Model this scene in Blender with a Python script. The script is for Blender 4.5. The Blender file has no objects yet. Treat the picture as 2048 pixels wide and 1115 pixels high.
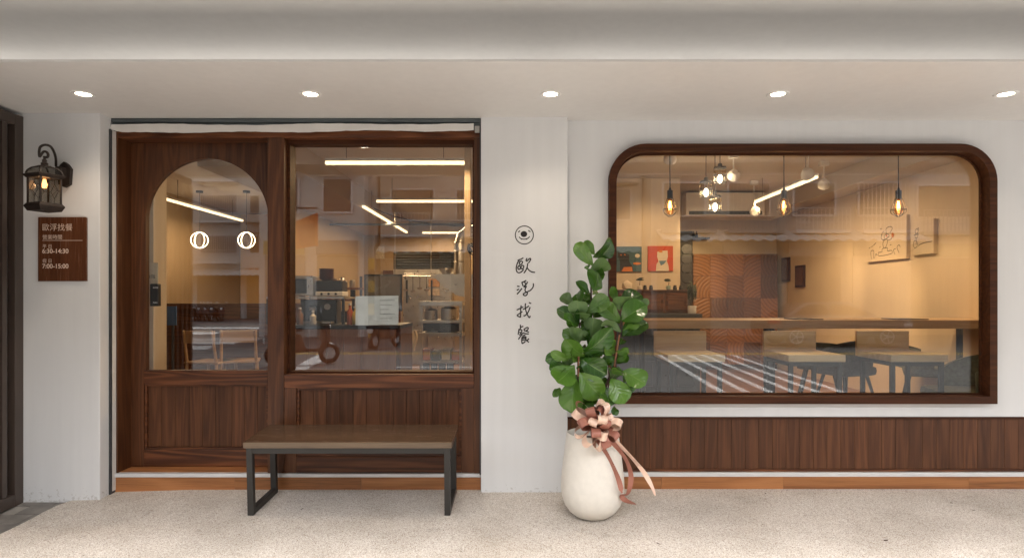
import bpy, bmesh, math, random
from mathutils import Vector, Matrix
from mathutils.geometry import tessellate_polygon
R = math.radians
random.seed(7)
sc = bpy.context.scene
col = sc.collection

# ------------------------------------------------------------------ camera, sky, sun, exposure
CAM_Y, CAM_Z, F = -4.2, 1.283, 1260.0          # focal length in pixels of a 2048 px wide frame
cam_d = bpy.data.cameras.new('camera')
cam = bpy.data.objects.new('camera', cam_d); col.objects.link(cam); sc.camera = cam
cam.location = (0, CAM_Y, CAM_Z); cam.rotation_euler = (R(90), 0, 0)
cam_d.sensor_width = 36; cam_d.lens = 36*F/2048
cam_d.shift_x = -11/2048; cam_d.shift_y = 38.5/2048
cam_d.clip_start = .05; cam_d.clip_end = 800

SUN_EL, SUN_AZ = 58, 165                       # degrees; azimuth measured from +Y
w = bpy.data.worlds.new('World'); sc.world = w; w.use_nodes = True
nt = w.node_tree; bg = nt.nodes['Background']
sky = nt.nodes.new('ShaderNodeTexSky'); sky.sky_type = 'NISHITA'; sky.sun_disc = False
sky.sun_elevation = R(SUN_EL); sky.sun_rotation = R(SUN_AZ); sky.dust_density = 4; sky.air_density = 1.0
hs = nt.nodes.new('ShaderNodeHueSaturation'); hs.inputs['Saturation'].default_value = .22
nt.links.new(sky.outputs[0], hs.inputs['Color']); nt.links.new(hs.outputs[0], bg.inputs['Color'])
bg.inputs['Strength'].default_value = .15
sun_d = bpy.data.lights.new('sun', 'SUN'); sun_d.energy = 1.5; sun_d.angle = R(20); sun_d.color = (1, .97, .93)
sun = bpy.data.objects.new('sun', sun_d); col.objects.link(sun)
_d = Vector((math.sin(R(SUN_AZ))*math.cos(R(SUN_EL)), math.cos(R(SUN_AZ))*math.cos(R(SUN_EL)), math.sin(R(SUN_EL))))
sun.rotation_euler = (-_d).to_track_quat('-Z', 'Y').to_euler(); sun.location = (0, -20, 30)
sc.view_settings.view_transform = 'Standard'; sc.view_settings.look = 'None'
sc.view_settings.gamma = 1; sc.view_settings.use_curve_mapping = False
sc.view_settings.exposure = 2.12
LAMP = .40                                      # common scale of the lamps in the place
COVE = 2.0
cy = sc.cycles
cy.use_denoising = True; cy.max_bounces = 8; cy.diffuse_bounces = 5; cy.glossy_bounces = 4
cy.transmission_bounces = 6; cy.transparent_max_bounces = 16; cy.caustics_reflective = False; cy.caustics_refractive = False
cy.sample_clamp_indirect = 6

# ------------------------------------------------------------------ measuring: photo pixel at a real depth -> metres
def S(y): return F/(y - CAM_Y)
def X(px, y): return (px-1035)/S(y)
def Z(py, y): return CAM_Z-(py-596)/S(y)
GL = .13                                        # mean depth of the panes; b = metres in front of the shop
def RX(px, b): return (px-1035)*(4.2+2*GL+b)/F
def RZ(py, b): return CAM_Z-(py-596)*(4.2+2*GL+b)/F
ROAD = -.28
def RB(py, z=ROAD): return (CAM_Z-z)*F/(py-596)-4.2-2*GL

# ------------------------------------------------------------------ object helpers
WL = {}
def wl(o): return WL[o.name] if o else Vector((0, 0, 0))
def tag(o, label=None, cat=None, group=None, kind=None):
    if label: o['label'] = label
    if cat: o['category'] = cat
    if group: o['group'] = group
    if kind: o['kind'] = kind
    return o
def thing(name, label, cat, loc=(0, 0, 0), group=None, kind=None):
    o = bpy.data.objects.new(name, None); col.objects.link(o); o.location = loc; o.empty_display_size = .1
    WL[o.name] = Vector(loc)
    return tag(o, label, cat, group, kind)
def part_empty(name, loc, parent):
    o = bpy.data.objects.new(name, None); col.objects.link(o); o.parent = parent; o.empty_display_size = .05
    WL[o.name] = Vector(loc); o.location = Vector(loc)-wl(parent); return o
def mk(name, v, f, mat, parent=None, smooth=False, origin=None):
    v = [Vector(p) for p in v]
    if origin is None:
        lo = Vector([min(p[i] for p in v) for i in range(3)]); hi = Vector([max(p[i] for p in v) for i in range(3)])
        origin = (lo+hi)/2
    origin = Vector(origin)
    me = bpy.data.meshes.new(name); me.from_pydata([p-origin for p in v], [], f)
    bm = bmesh.new(); bm.from_mesh(me); bmesh.ops.recalc_face_normals(bm, faces=bm.faces); bm.to_mesh(me); bm.free()
    me.materials.append(mat)
    if smooth:
        me.polygons.foreach_set('use_smooth', [True]*len(me.polygons))
        try: me.set_sharp_from_angle(angle=R(40))
        except Exception: pass
    o = bpy.data.objects.new(name, me); col.objects.link(o)
    o.parent = parent; o.location = origin-wl(parent); WL[o.name] = origin
    return o
def boxvf(x0, x1, y0, y1, z0, z1, bev=0):
    if bev <= 0:
        v = [(x, y, z) for x in (x0, x1) for y in (y0, y1) for z in (z0, z1)]
        return v, [(0, 1, 3, 2), (4, 6, 7, 5), (0, 4, 5, 1), (2, 3, 7, 6), (0, 2, 6, 4), (1, 5, 7, 3)]
    bm = bmesh.new(); bmesh.ops.create_cube(bm, size=1)
    for p in bm.verts:
        p.co = Vector(((x0+x1)/2+p.co.x*(x1-x0), (y0+y1)/2+p.co.y*(y1-y0), (z0+z1)/2+p.co.z*(z1-z0)))
    bmesh.ops.bevel(bm, geom=list(bm.edges), offset=bev, segments=2, profile=.6, affect='EDGES')
    bm.verts.index_update()
    v = [p.co.copy() for p in bm.verts]; f = [[q.index for q in fc.verts] for fc in bm.faces]; bm.free()
    return v, f
def box(name, x0, x1, y0, y1, z0, z1, mat, parent=None, bev=0):
    x0, x1 = sorted((x0, x1)); y0, y1 = sorted((y0, y1)); z0, z1 = sorted((z0, z1))
    v, f = boxvf(x0, x1, y0, y1, z0, z1, bev); return mk(name, v, f, mat, parent)
def joinvf(lst):
    V, Fc = [], []
    for v, f in lst:
        n = len(V); V += [Vector(p) for p in v]; Fc += [[i+n for i in q] for q in f]
    return V, Fc
def prismvf(outer, holes, a0, a1, axis='y'):
    loops = [outer]+list(holes)
    tri = tessellate_polygon([[Vector((u, t, 0)) for u, t in lp] for lp in loops])
    flat = [p for lp in loops for p in lp]; n = len(flat)
    def c(p, a): return {'y': (p[0], a, p[1]), 'x': (a, p[0], p[1]), 'z': (p[0], p[1], a)}[axis]
    v = [c(p, a0) for p in flat]+[c(p, a1) for p in flat]
    f = [tuple(t) for t in tri]+[tuple(i+n for i in reversed(t)) for t in tri]
    k = 0
    for lp in loops:
        m = len(lp)
        for i in range(m):
            j = (i+1) % m; f.append((k+i, k+j, k+j+n, k+i+n))
        k += m
    return v, f
def prism(name, outer, holes, a0, a1, mat, parent=None, axis='y'):
    v, f = prismvf(outer, holes, a0, a1, axis); return mk(name, v, f, mat, parent)
def tubevf(pts, r, seg=8, closed=False):
    pts = [Vector(p) for p in pts]; n = len(pts); v = []; f = []
    up = None
    for i, p in enumerate(pts):
        if closed: t = pts[(i+1) % n]-pts[i-1]
        else: t = pts[min(i+1, n-1)]-pts[max(i-1, 0)]
        if t.length < 1e-9: t = Vector((0, 0, 1))
        t.normalize()
        if up is None:
            up = t.orthogonal().normalized()
        up = (up-t*up.dot(t))
        if up.length < 1e-6: up = t.orthogonal()
        up.normalize(); q = t.cross(up)
        rr = r[i] if isinstance(r, (list, tuple)) else r
        for k in range(seg):
            a = 2*math.pi*k/seg; v.append(p+up*(math.cos(a)*rr)+q*(math.sin(a)*rr))
    m = n if closed else n-1
    for i in range(m):
        j = (i+1) % n
        for k in range(seg):
            l = (k+1) % seg; f.append((i*seg+k, i*seg+l, j*seg+l, j*seg+k))
    if not closed:
        f.append(tuple(range(seg))); f.append(tuple((n-1)*seg+k for k in reversed(range(seg))))
    return v, f
def tube(name, pts, r, mat, parent=None, seg=8, closed=False):
    v, f = tubevf(pts, r, seg, closed); return mk(name, v, f, mat, parent, smooth=True)
def lathevf(prof, c, seg=24, ax='z'):
    v = []; f = []; n = len(prof); c = Vector(c)
    for r_, h in prof:
        for k in range(seg):
            a = 2*math.pi*k/seg; x, y = max(r_, 1e-4)*math.cos(a), max(r_, 1e-4)*math.sin(a)
            v.append(c+(Vector((x, y, h)) if ax == 'z' else Vector((x, h, y)) if ax == 'y' else Vector((h, x, y))))
    for i in range(n-1):
        for k in range(seg):
            l = (k+1) % seg; f.append((i*seg+k, i*seg+l, (i+1)*seg+l, (i+1)*seg+k))
    f.append(tuple(range(seg))); f.append(tuple((n-1)*seg+k for k in range(seg)))
    return v, f
def lathe(name, prof, c, mat, parent=None, seg=24, ax='z'):
    v, f = lathevf(prof, c, seg, ax); return mk(name, v, f, mat, parent, smooth=True)
def spline(pts, n=6):
    pts = [Vector(p) for p in pts]; out = []
    for i in range(len(pts)-1):
        p0 = pts[max(i-1, 0)]; p1 = pts[i]; p2 = pts[i+1]; p3 = pts[min(i+2, len(pts)-1)]
        for k in range(n):
            t = k/n
            out.append(.5*((2*p1)+(p2-p0)*t+(2*p0-5*p1+4*p2-p3)*t*t+(3*p1-p0-3*p2+p3)*t**3))
    out.append(pts[-1]); return out
def strokes(name, lines, org, u, v, wdt, mat, parent, lift=.0006, smooth=4):
    """pen lines as thin flat vinyl: lines in metres along u, v from org; normal is the side they lie on"""
    u = Vector(u); v_ = Vector(v); nrm = u.cross(v_).normalized(); V = []; Fc = []; org = Vector(org)
    for li, ln in enumerate(lines):
        ww = wdt
        if isinstance(ln, tuple) and isinstance(ln[1], float): ln, ww = ln
        pts = spline([(a, b, 0) for a, b in ln], smooth) if len(ln) > 2 else [Vector((a, b, 0)) for a, b in ln]
        h = lift+li*.00004
        n = len(pts); base = len(V)
        for i, p in enumerate(pts):
            t = pts[min(i+1, n-1)]-pts[max(i-1, 0)]; t.normalize(); s = Vector((-t.y, t.x, 0))*ww/2
            ext = t*(-ww*.3 if i == 0 else ww*.3 if i == n-1 else 0)
            for q in (p+s+ext, p-s+ext): V.append(org+u*q.x+v_*q.y+nrm*h)
        for i in range(n-1): Fc.append((base+2*i, base+2*i+1, base+2*i+3, base+2*i+2))
    return mk(name, V, Fc, mat, parent)
def blade(name, pts, org, u, v, mat, parent, lift=.0006):
    u = Vector(u); v_ = Vector(v); nrm = u.cross(v_).normalized(); org = Vector(org)
    return mk(name, [org+u*a+v_*b+nrm*lift for a, b in pts], [tuple(range(len(pts)))], mat, parent)
def ell(cx, cy_, rx, ry, n=20, a0=0, a1=2*math.pi):
    return [(cx+rx*math.cos(a0+(a1-a0)*k/n), cy_+ry*math.sin(a0+(a1-a0)*k/n)) for k in range(n)]
def text(name, body, org, u, v, size, mat, parent, lift=.001, align='LEFT', bold=0, flip=False):
    cu = bpy.data.curves.new(name, 'FONT'); cu.body = body; cu.size = size; cu.align_x = align; cu.offset = bold
    t = bpy.data.objects.new('tmp_text', cu); col.objects.link(t)
    dg = bpy.context.evaluated_depsgraph_get(); me = bpy.data.meshes.new_from_object(t.evaluated_get(dg))
    u = Vector(u); v_ = Vector(v); nrm = u.cross(v_).normalized(); org = Vector(org)
    vs = [org+u*p.co.x+v_*p.co.y+nrm*lift for p in me.vertices]; fs = [tuple(p.vertices) for p in me.polygons]
    bpy.data.objects.remove(t); bpy.data.curves.remove(cu); bpy.data.meshes.remove(me)
    return mk(name, vs, fs, mat, parent)
def copy_tree(o, parent=None):
    c = o.copy(); col.objects.link(c); c.parent = parent
    for ch in list(o.children): copy_tree(ch, c)
    return c
def lamp(name, kind, loc, energy, color, parent=None, **kw):
    d = bpy.data.lights.new(name, kind); d.energy = energy*LAMP; d.color = color
    rot = kw.pop('aim', None)
    for k, val in kw.items(): setattr(d, k, val)
    o = bpy.data.objects.new(name, d); col.objects.link(o); o.parent = parent; o.location = Vector(loc)-wl(parent)
    if rot is not None: o.rotation_euler = (Vector(rot)-Vector(loc)).to_track_quat('-Z', 'Y').to_euler()
    return o

# ------------------------------------------------------------------ materials
class NT:
    def __init__(s, name):
        s.m = bpy.data.materials.new(name); s.m.use_nodes = True; s.t = s.m.node_tree; s.b = s.t.nodes['Principled BSDF']
    def n(s, typ, **kw):
        nd = s.t.nodes.new('ShaderNode'+typ)
        for k, v in kw.items():
            if k in nd.inputs: nd.inputs[k].default_value = v
            else: setattr(nd, k, v)
        return nd
    def l(s, a, b): s.t.links.new(a, b)
    def ramp(s, fac, stops):
        r = s.n('ValToRGB'); e = r.color_ramp.elements
        while len(e) < len(stops): e.new(.5)
        for q, (p, c) in zip(e, stops): q.position = p; q.color = (*c, 1) if len(c) == 3 else c
        s.l(fac, r.inputs[0]); return r.outputs[0]
    def math(s, op, a, b=None, c=None):
        m = s.n('Math', operation=op)
        for i, x in enumerate((a, b, c)):
            if x is None: continue
            if isinstance(x, (int, float)): m.inputs[i].default_value = x
            else: s.l(x, m.inputs[i])
        return m.outputs[0]
    def mix(s, fac, a, b, blend='MIX'):
        m = s.n('MixRGB', blend_type=blend)
        for i, x in enumerate((fac, a, b)):
            if isinstance(x, (int, float)): m.inputs[i].default_value = x
            elif isinstance(x, tuple): m.inputs[i].default_value = (*x, 1)
            else: s.l(x, m.inputs[i])
        return m.outputs[0]
    def bump(s, h, strength, dist=.01):
        b = s.n('Bump'); b.inputs['Strength'].default_value = strength; b.inputs['Distance'].default_value = dist
        s.l(h, b.inputs['Height']); s.l(b.outputs[0], s.b.inputs['Normal'])
    def set(s, **kw):
        for k, v in kw.items():
            k = k.replace('_', ' ')
            s.b.inputs[k].default_value = (*v, 1) if isinstance(v, tuple) and len(v) == 3 else v
        return s
def coords(t, scale=(1, 1, 1), rnd=True, src='Object'):
    tc = t.n('TexCoord'); v = tc.outputs[src]
    if rnd:
        oi = t.n('ObjectInfo'); cb = t.n('CombineXYZ')
        for i, k in enumerate((37., 91., 53.)): t.l(t.math('MULTIPLY', oi.outputs['Random'], k), cb.inputs[i])
        ad = t.n('VectorMath', operation='ADD'); t.l(v, ad.inputs[0]); t.l(cb.outputs[0], ad.inputs[1]); v = ad.outputs[0]
    mp = t.n('Mapping'); mp.inputs['Scale'].default_value = scale; t.l(v, mp.inputs[0]); return mp.outputs[0]
def plain(name, c, rough=.6, var=.06, metal=0, bump=0, nscale=8, spec=.5, coat=0):
    t = NT(name); t.set(Roughness=rough, Metallic=metal); t.b.inputs['Specular IOR Level'].default_value = spec
    t.b.inputs['Coat Weight'].default_value = coat
    v = coords(t, (1, 1, 1)); nz = t.n('TexNoise', Scale=nscale, Detail=5.); t.l(v, nz.inputs['Vector'])
    cr = t.ramp(nz.outputs['Fac'], [(.3, tuple(x*(1-var) for x in c)), (.7, tuple(min(1, x*(1+var)) for x in c))])
    t.l(cr, t.b.inputs['Base Color'])
    rr = t.math('MULTIPLY_ADD', nz.outputs['Fac'], .2, rough-.1); t.l(rr, t.b.inputs['Roughness'])
    if bump:
        n2 = t.n('TexNoise', Scale=nscale*12, Detail=3.); t.l(v, n2.inputs['Vector']); t.bump(n2.outputs['Fac'], bump, .004)
    return t.m
def wood(name, dk, md, lt, axis='Z', rough=.42, fine=1., rings=46., across=13., along=.8, var=.24, coat=.0, bump=.3, rw=.17, spec=.5):
    t = NT(name); sc_ = [across]*3; sc_['XYZ'.index(axis)] = along
    v = coords(t, tuple(sc_))
    n1 = t.n('TexNoise', Scale=.75*fine, Detail=1.5, Roughness=.45, Distortion=.25); t.l(v, n1.inputs['Vector'])
    ring = t.math('MULTIPLY_ADD', t.math('SINE', t.math('MULTIPLY', n1.outputs['Fac'], rings)), .5, .5)
    ring = t.math('POWER', ring, 1.6)
    sp = [70.*fine]*3; sp['XYZ'.index(axis)] = 1.6*fine
    v2 = coords(t, tuple(sp)); n2 = t.n('TexNoise', Scale=3.2, Detail=5., Roughness=.68); t.l(v2, n2.inputs['Vector'])
    n3 = t.n('TexNoise', Scale=.5, Detail=2.); t.l(v, n3.inputs['Vector'])
    g = t.math('ADD', t.math('MULTIPLY', ring, rw), t.math('MULTIPLY', n2.outputs['Fac'], .78-rw))
    g = t.math('ADD', g, t.math('MULTIPLY', n3.outputs['Fac'], .3))
    c = t.ramp(g, [(.28, dk), (.52, md), (.82, lt)])
    oi = t.n('ObjectInfo'); k = t.math('MULTIPLY_ADD', oi.outputs['Random'], var, 1-var/2)
    cc = t.n('CombineXYZ'); [t.l(k, cc.inputs[i]) for i in range(3)]
    t.l(t.mix(1., c, cc.outputs[0], 'MULTIPLY'), t.b.inputs['Base Color'])
    t.l(t.math('MULTIPLY_ADD', n2.outputs['Fac'], .22, rough-.11), t.b.inputs['Roughness'])
    t.b.inputs['Specular IOR Level'].default_value = spec
    t.b.inputs['Coat Weight'].default_value = coat; t.b.inputs['Coat Roughness'].default_value = .2
    t.bump(g, bump, .0015); return t.m
def emit(name, c, strength):
    t = NT(name); t.set(Base_Color=(.8, .8, .8)); t.b.inputs['Emission Color'].default_value = (*c, 1)
    t.b.inputs['Emission Strength'].default_value = strength; return t.m
def glass(name, tint=(.97, .98, .97), f0=.045):
    t = NT(name); t.t.nodes.remove(t.b); out = t.t.nodes['Material Output']
    g = t.n('NewGeometry'); dp = t.n('VectorMath', operation='DOT_PRODUCT'); t.l(g.outputs['Normal'], dp.inputs[0]); t.l(g.outputs['Incoming'], dp.inputs[1])
    c = t.math('SUBTRACT', 1., t.math('ABSOLUTE', dp.outputs['Value'])); fz = t.math('MULTIPLY_ADD', t.math('POWER', c, 5.), 1-f0, f0)
    tr = t.n('BsdfTransparent'); tr.inputs[0].default_value = (*tint, 1); gl = t.n('BsdfGlossy'); gl.inputs['Roughness'].default_value = 0.0
    mx = t.n('MixShader'); t.l(fz, mx.inputs[0]); t.l(tr.outputs[0], mx.inputs[1]); t.l(gl.outputs[0], mx.inputs[2]); t.l(mx.outputs[0], out.inputs[0])
    return t.m
def paint_wall(name, c):
    t = NT(name); v = coords(t, rnd=False, src='Object')
    n1 = t.n('TexNoise', Scale=1.3, Detail=5., Roughness=.55); t.l(v, n1.inputs['Vector'])
    n2 = t.n('TexNoise', Scale=60., Detail=3.); t.l(v, n2.inputs['Vector'])
    mp = t.n('Mapping'); mp.inputs['Scale'].default_value = (14, 14, .8); t.l(v, mp.inputs[0])
    n3 = t.n('TexNoise', Scale=1.2, Detail=3.); t.l(mp.outputs[0], n3.inputs['Vector'])
    f = t.math('ADD', t.math('MULTIPLY', n1.outputs['Fac'], .6), t.math('MULTIPLY', n3.outputs['Fac'], .4))
    cw = t.ramp(f, [(.3, tuple(x*.93 for x in c)), (.6, c)])
    ge = t.n('NewGeometry'); sz = t.n('SeparateXYZ'); t.l(ge.outputs['Position'], sz.inputs[0])
    n5 = t.n('TexNoise', Scale=38., Detail=6., Roughness=.75); t.l(v, n5.inputs['Vector'])
    dirt = t.math('GREATER_THAN', t.math('SUBTRACT', n5.outputs['Fac'], t.math('MULTIPLY', sz.outputs[2], 1.6)), .56)
    n6 = t.n('TexNoise', Scale=5., Detail=8., Roughness=.8); t.l(v, n6.inputs['Vector'])
    scuff = t.ramp(n6.outputs['Fac'], [(.69, (0, 0, 0)), (.76, (.22, .22, .22))])
    cw = t.mix(t.math('MULTIPLY', dirt, .4), cw, (.3, .27, .23)); cw = t.mix(scuff, cw, (.5, .48, .45))
    t.l(cw, t.b.inputs['Base Color']); t.set(Roughness=.55)
    hh = t.math('ADD', n1.outputs['Fac'], t.math('MULTIPLY', n2.outputs['Fac'], .06)); t.bump(hh, .25, .006); return t.m
def pebble_mat():
    t = NT('washed_pebble'); v = coords(t, rnd=False)
    vo = t.n('TexVoronoi', Scale=240.); t.l(v, vo.inputs['Vector'])
    wn = t.n('TexWhiteNoise', noise_dimensions='3D'); t.l(vo.outputs['Position'], wn.inputs['Vector'])
    c = t.ramp(wn.outputs['Value'], [(0., (.24, .18, .14)), (.1, (.42, .355, .295)), (.4, (.57, .50, .43)), (.75, (.65, .60, .54)), (1., (.76, .73, .69))])
    n1 = t.n('TexNoise', Scale=1.6, Detail=6., Roughness=.6); t.l(v, n1.inputs['Vector'])
    st = t.ramp(n1.outputs['Fac'], [(.3, (.74, .725, .70)), (.58, (1, 1, 1))])
    n4 = t.n('TexNoise', Scale=9., Detail=5., Roughness=.7); t.l(v, n4.inputs['Vector'])
    st2 = t.ramp(n4.outputs['Fac'], [(.25, (.72, .7, .68)), (.42, (1, 1, 1))])
    vs = t.n('TexVoronoi', Scale=2.3); t.l(v, vs.inputs['Vector'])
    sp = t.ramp(vs.outputs['Distance'], [(.012, (.3, .28, .26)), (.03, (1, 1, 1))])
    cc = t.mix(1., t.mix(1., t.mix(1., c, st, 'MULTIPLY'), st2, 'MULTIPLY'), sp, 'MULTIPLY')
    t.l(cc, t.b.inputs['Base Color']); t.set(Roughness=.75)
    t.bump(vo.outputs['Distance'], .7, .004); t.t.nodes['Bump'].invert = True
    return t.m
def asphalt_mat():
    t = NT('asphalt'); v = coords(t, rnd=False)
    n1 = t.n('TexNoise', Scale=40., Detail=4.); n2 = t.n('TexNoise', Scale=.6, Detail=4.); t.l(v, n1.inputs['Vector']); t.l(v, n2.inputs['Vector'])
    f = t.math('ADD', t.math('MULTIPLY', n1.outputs['Fac'], .5), t.math('MULTIPLY', n2.outputs['Fac'], .5))
    t.l(t.ramp(f, [(.3, (.075, .074, .073)), (.7, (.125, .122, .118))]), t.b.inputs['Base Color']); t.set(Roughness=.85); return t.m
def leaf_mat():
    t = NT('ficus_leaf'); oi = t.n('ObjectInfo'); at = t.n('Attribute', attribute_name='leaf_uv')
    sx = t.n('SeparateXYZ'); t.l(at.outputs['Vector'], sx.inputs[0]); ax = t.math('ABSOLUTE', sx.outputs[0])
    base = t.ramp(oi.outputs['Random'], [(0., (.02, .068, .010)), (.5, (.046, .128, .016)), (1., (.105, .22, .032))])
    q = t.math('SUBTRACT', t.math('MULTIPLY', sx.outputs[1], 6.5), t.math('MULTIPLY', ax, 2.2))
    fr = t.math('ABSOLUTE', t.math('SUBTRACT', t.math('FRACT', q), .5))
    vein = t.math('LESS_THAN', fr, .045); mid = t.math('LESS_THAN', ax, .035)
    vv = t.math('MAXIMUM', t.math('MULTIPLY', vein, .22), t.math('MULTIPLY', mid, .7))
    c = t.mix(vv, base, (.15, .27, .06))
    g = t.n('NewGeometry'); c = t.mix(g.outputs['Backfacing'], c, t.mix(.55, c, (.16, .25, .10)))
    t.l(c, t.b.inputs['Base Color'])
    t.l(t.math('MULTIPLY_ADD', g.outputs['Backfacing'], .25, .2), t.b.inputs['Roughness'])
    h = t.math('ADD', t.math('MULTIPLY', fr, .7), t.math('MULTIPLY', ax, .2)); t.bump(h, .55, .004)
    t.b.inputs['Subsurface Weight'].default_value = .0
    out = t.t.nodes['Material Output']; tl = t.n('BsdfTranslucent'); t.l(t.mix(.5, c, (.2, .4, .03)), tl.inputs[0])
    mx = t.n('MixShader'); mx.inputs[0].default_value = .1; t.l(t.b.outputs[0], mx.inputs[1]); t.l(tl.outputs[0], mx.inputs[2]); t.l(mx.outputs[0], out.inputs[0])
    return t.m
def carved_mat(name, c1, c2, off):
    t = NT(name); v = coords(t, (1, 1, 1), rnd=False)
    mp = t.n('Mapping'); mp.inputs['Location'].default_value = off; t.l(v, mp.inputs[0])
    wv = t.n('TexWave', wave_type='RINGS', rings_direction='Y', Scale=6., Distortion=1.5, Detail=1.); wv.inputs['Detail Scale'].default_value = .6
    t.l(mp.outputs[0], wv.inputs['Vector'])
    oi = t.n('ObjectInfo'); c = t.ramp(wv.outputs['Fac'], [(.05, c1), (.6, c2)])
    k = t.math('MULTIPLY_ADD', oi.outputs['Random'], .9, .45); cc = t.n('CombineXYZ'); [t.l(k, cc.inputs[i]) for i in range(3)]
    t.l(t.mix(1., c, cc.outputs[0], 'MULTIPLY'), t.b.inputs['Base Color']); t.set(Roughness=.5); t.bump(wv.outputs['Fac'], .5, .01); return t.m

WHITE = paint_wall('white_paint', (.735, .74, .745))
CEIL = paint_wall('ceiling_paint', (.70, .685, .665))
OAKV = wood('stained_oak_upright', (.035, .0118, .0046), (.092, .0325, .012), (.156, .059, .0225), 'Z', spec=.35)
OAKH = wood('stained_oak_level', (.036, .011, .0042), (.11, .036, .0135), (.20, .072, .028), 'X', rw=.3, along=1.0, spec=.35)
PLANK = wood('stained_plank', (.042, .0145, .006), (.1, .0375, .0155), (.165, .065, .028), 'Z', var=.34, rough=.5, spec=.3)
OAKD = wood('dark_oak_frame', (.02, .0065, .0026), (.054, .0165, .0056), (.09, .03, .01), 'X', rough=.55, spec=.2)
LAMI = wood('laminate_riser', (.14, .05, .017), (.34, .135, .045), (.48, .21, .078), 'X', rings=26, across=9, along=.9, rough=.4)
BENCHW = wood('bench_walnut', (.04, .022, .0125), (.09, .051, .029), (.15, .09, .052), 'X', rough=.24, rings=14, bump=.08)
BENCHE = wood('bench_edge', (.07, .045, .026), (.15, .10, .06), (.22, .155, .095), 'X', rough=.4, rings=14, bump=.12)
ASHW = wood('ash_tabletop', (.42, .26, .13), (.62, .42, .23), (.74, .55, .33), 'X', rough=.4, rings=22)
ASHL = wood('light_ash', (.42, .29, .16), (.58, .43, .26), (.68, .54, .36), 'X', rough=.4, rings=16)
SIDEB = wood('sideboard_wood', (.04, .015, .006), (.12, .045, .016), (.2, .08, .03), 'X')
COUNT = wood('counter_wood', (.22, .10, .052), (.36, .175, .095), (.45, .235, .13), 'Z', rings=12)
FLOORW = wood('floor_wood', (.13, .055, .02), (.22, .1, .04), (.3, .15, .07), 'X')
SIGNW = wood('sign_board_wood', (.035, .011, .005), (.115, .04, .017), (.21, .09, .045), 'Z', rough=.25, rings=9, across=9, along=.3, coat=.5)
STEEL = plain('dark_steel', (.02, .0175, .015), .5, .1, 0, .05, spec=.5)
BRONZE = plain('lantern_bronze', (.03, .021, .017), .5, .3, .3, .2, nscale=30)
GATEM = plain('gate_brown', (.06, .042, .033), .38, .08)
SHUT = plain('shutter_slate', (.075, .09, .095), .45, .12)
ALU = plain('aluminium', (.74, .74, .75), .35, .04, .35)
GUIDE = plain('shutter_guide', (.035, .037, .04), .5, .35, nscale=14)
TAPE = plain('paper_strip', (.72, .70, .67), .6, .05)
BLACK = plain('black_vinyl', (.012, .009, .008), .5, .05)
DKPL = plain('black_plastic', (.014, .014, .015), .35, .1)
GREYP = plain('grey_cabinet_paint', (.055, .062, .068), .5, .06)
CREAM = paint_wall('cream_wall', (.68, .56, .40))
TAN = paint_wall('tan_wall', (.40, .30, .19))
ICEIL = paint_wall('interior_ceiling', (.58, .51, .42))
STAIN = plain('stainless', (.52, .5, .47), .3, .08, .9)
PAPER = plain('paper', (.58, .60, .61), .5, .04)
PLWHITE = plain('white_plastic', (.75, .74, .72), .4, .03)
FELT = plain('charcoal_felt', (.085, .09, .085), .9, .25, 0, .3, nscale=40)
OLIVE = plain('olive_felt', (.14, .14, .08), .9, .25, 0, .3, nscale=40)
TERR = plain('terrazzo', (.72, .68, .61), .55, .05, 0, .15, nscale=20)
SOIL = plain('soil', (.03, .02, .014), .95, .4, 0, .5, nscale=30)
BARK = plain('bark', (.06, .035, .02), .85, .35, 0, .6, nscale=30)
STAKE = plain('bamboo_stake', (.30, .13, .06), .5, .2)
RIB1 = plain('rose_brown_satin', (.34, .135, .095), .3, .05, .15)
RIB2 = plain('champagne_satin', (.80, .57, .45), .28, .05, .15)
TILE = plain('slate_tile', (.17, .155, .14), .6, .35, 0, .2, nscale=9)
GROUT = plain('grout', (.30, .28, .25), .9, .1)
KERB = plain('kerb_concrete', (.36, .35, .33), .9, .12, 0, .3)
PEB = pebble_mat(); ASPH = asphalt_mat(); LEAF = leaf_mat()
GLASS = glass('window_glass', f0=.08); LGLASS = glass('lantern_glass', (.62, .6, .56), .06); CGLASS = glass('clear_glass', (.95, .9, .8), .05)
RMARK = plain('road_paint_white', (.55, .55, .54), .8, .15, nscale=3); YMARK = plain('road_paint_yellow', (.62, .38, .05), .8, .1)
E_DOWN = emit('downlight_lens', (1, .86, .66), 5); E_LED = emit('led_diffuser', (1, .70, .38), .62)
E_FIL = emit('filament', (1, .55, .18), 7); E_CRY = emit('crystal_bulb', (1, .85, .6), 4); E_RING = emit('ring_led', (1, .78, .46), 1.6)
E_SPOT = emit('spot_lens', (1, .88, .7), 2); E_LANT = emit('lantern_bulb', (1, .42, .12), 1.8)
AMBER = glass('amber_glass', (1, .72, .35), .05)
WARM = (1, .65, .34); WARM2 = (1, .76, .52)

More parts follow.
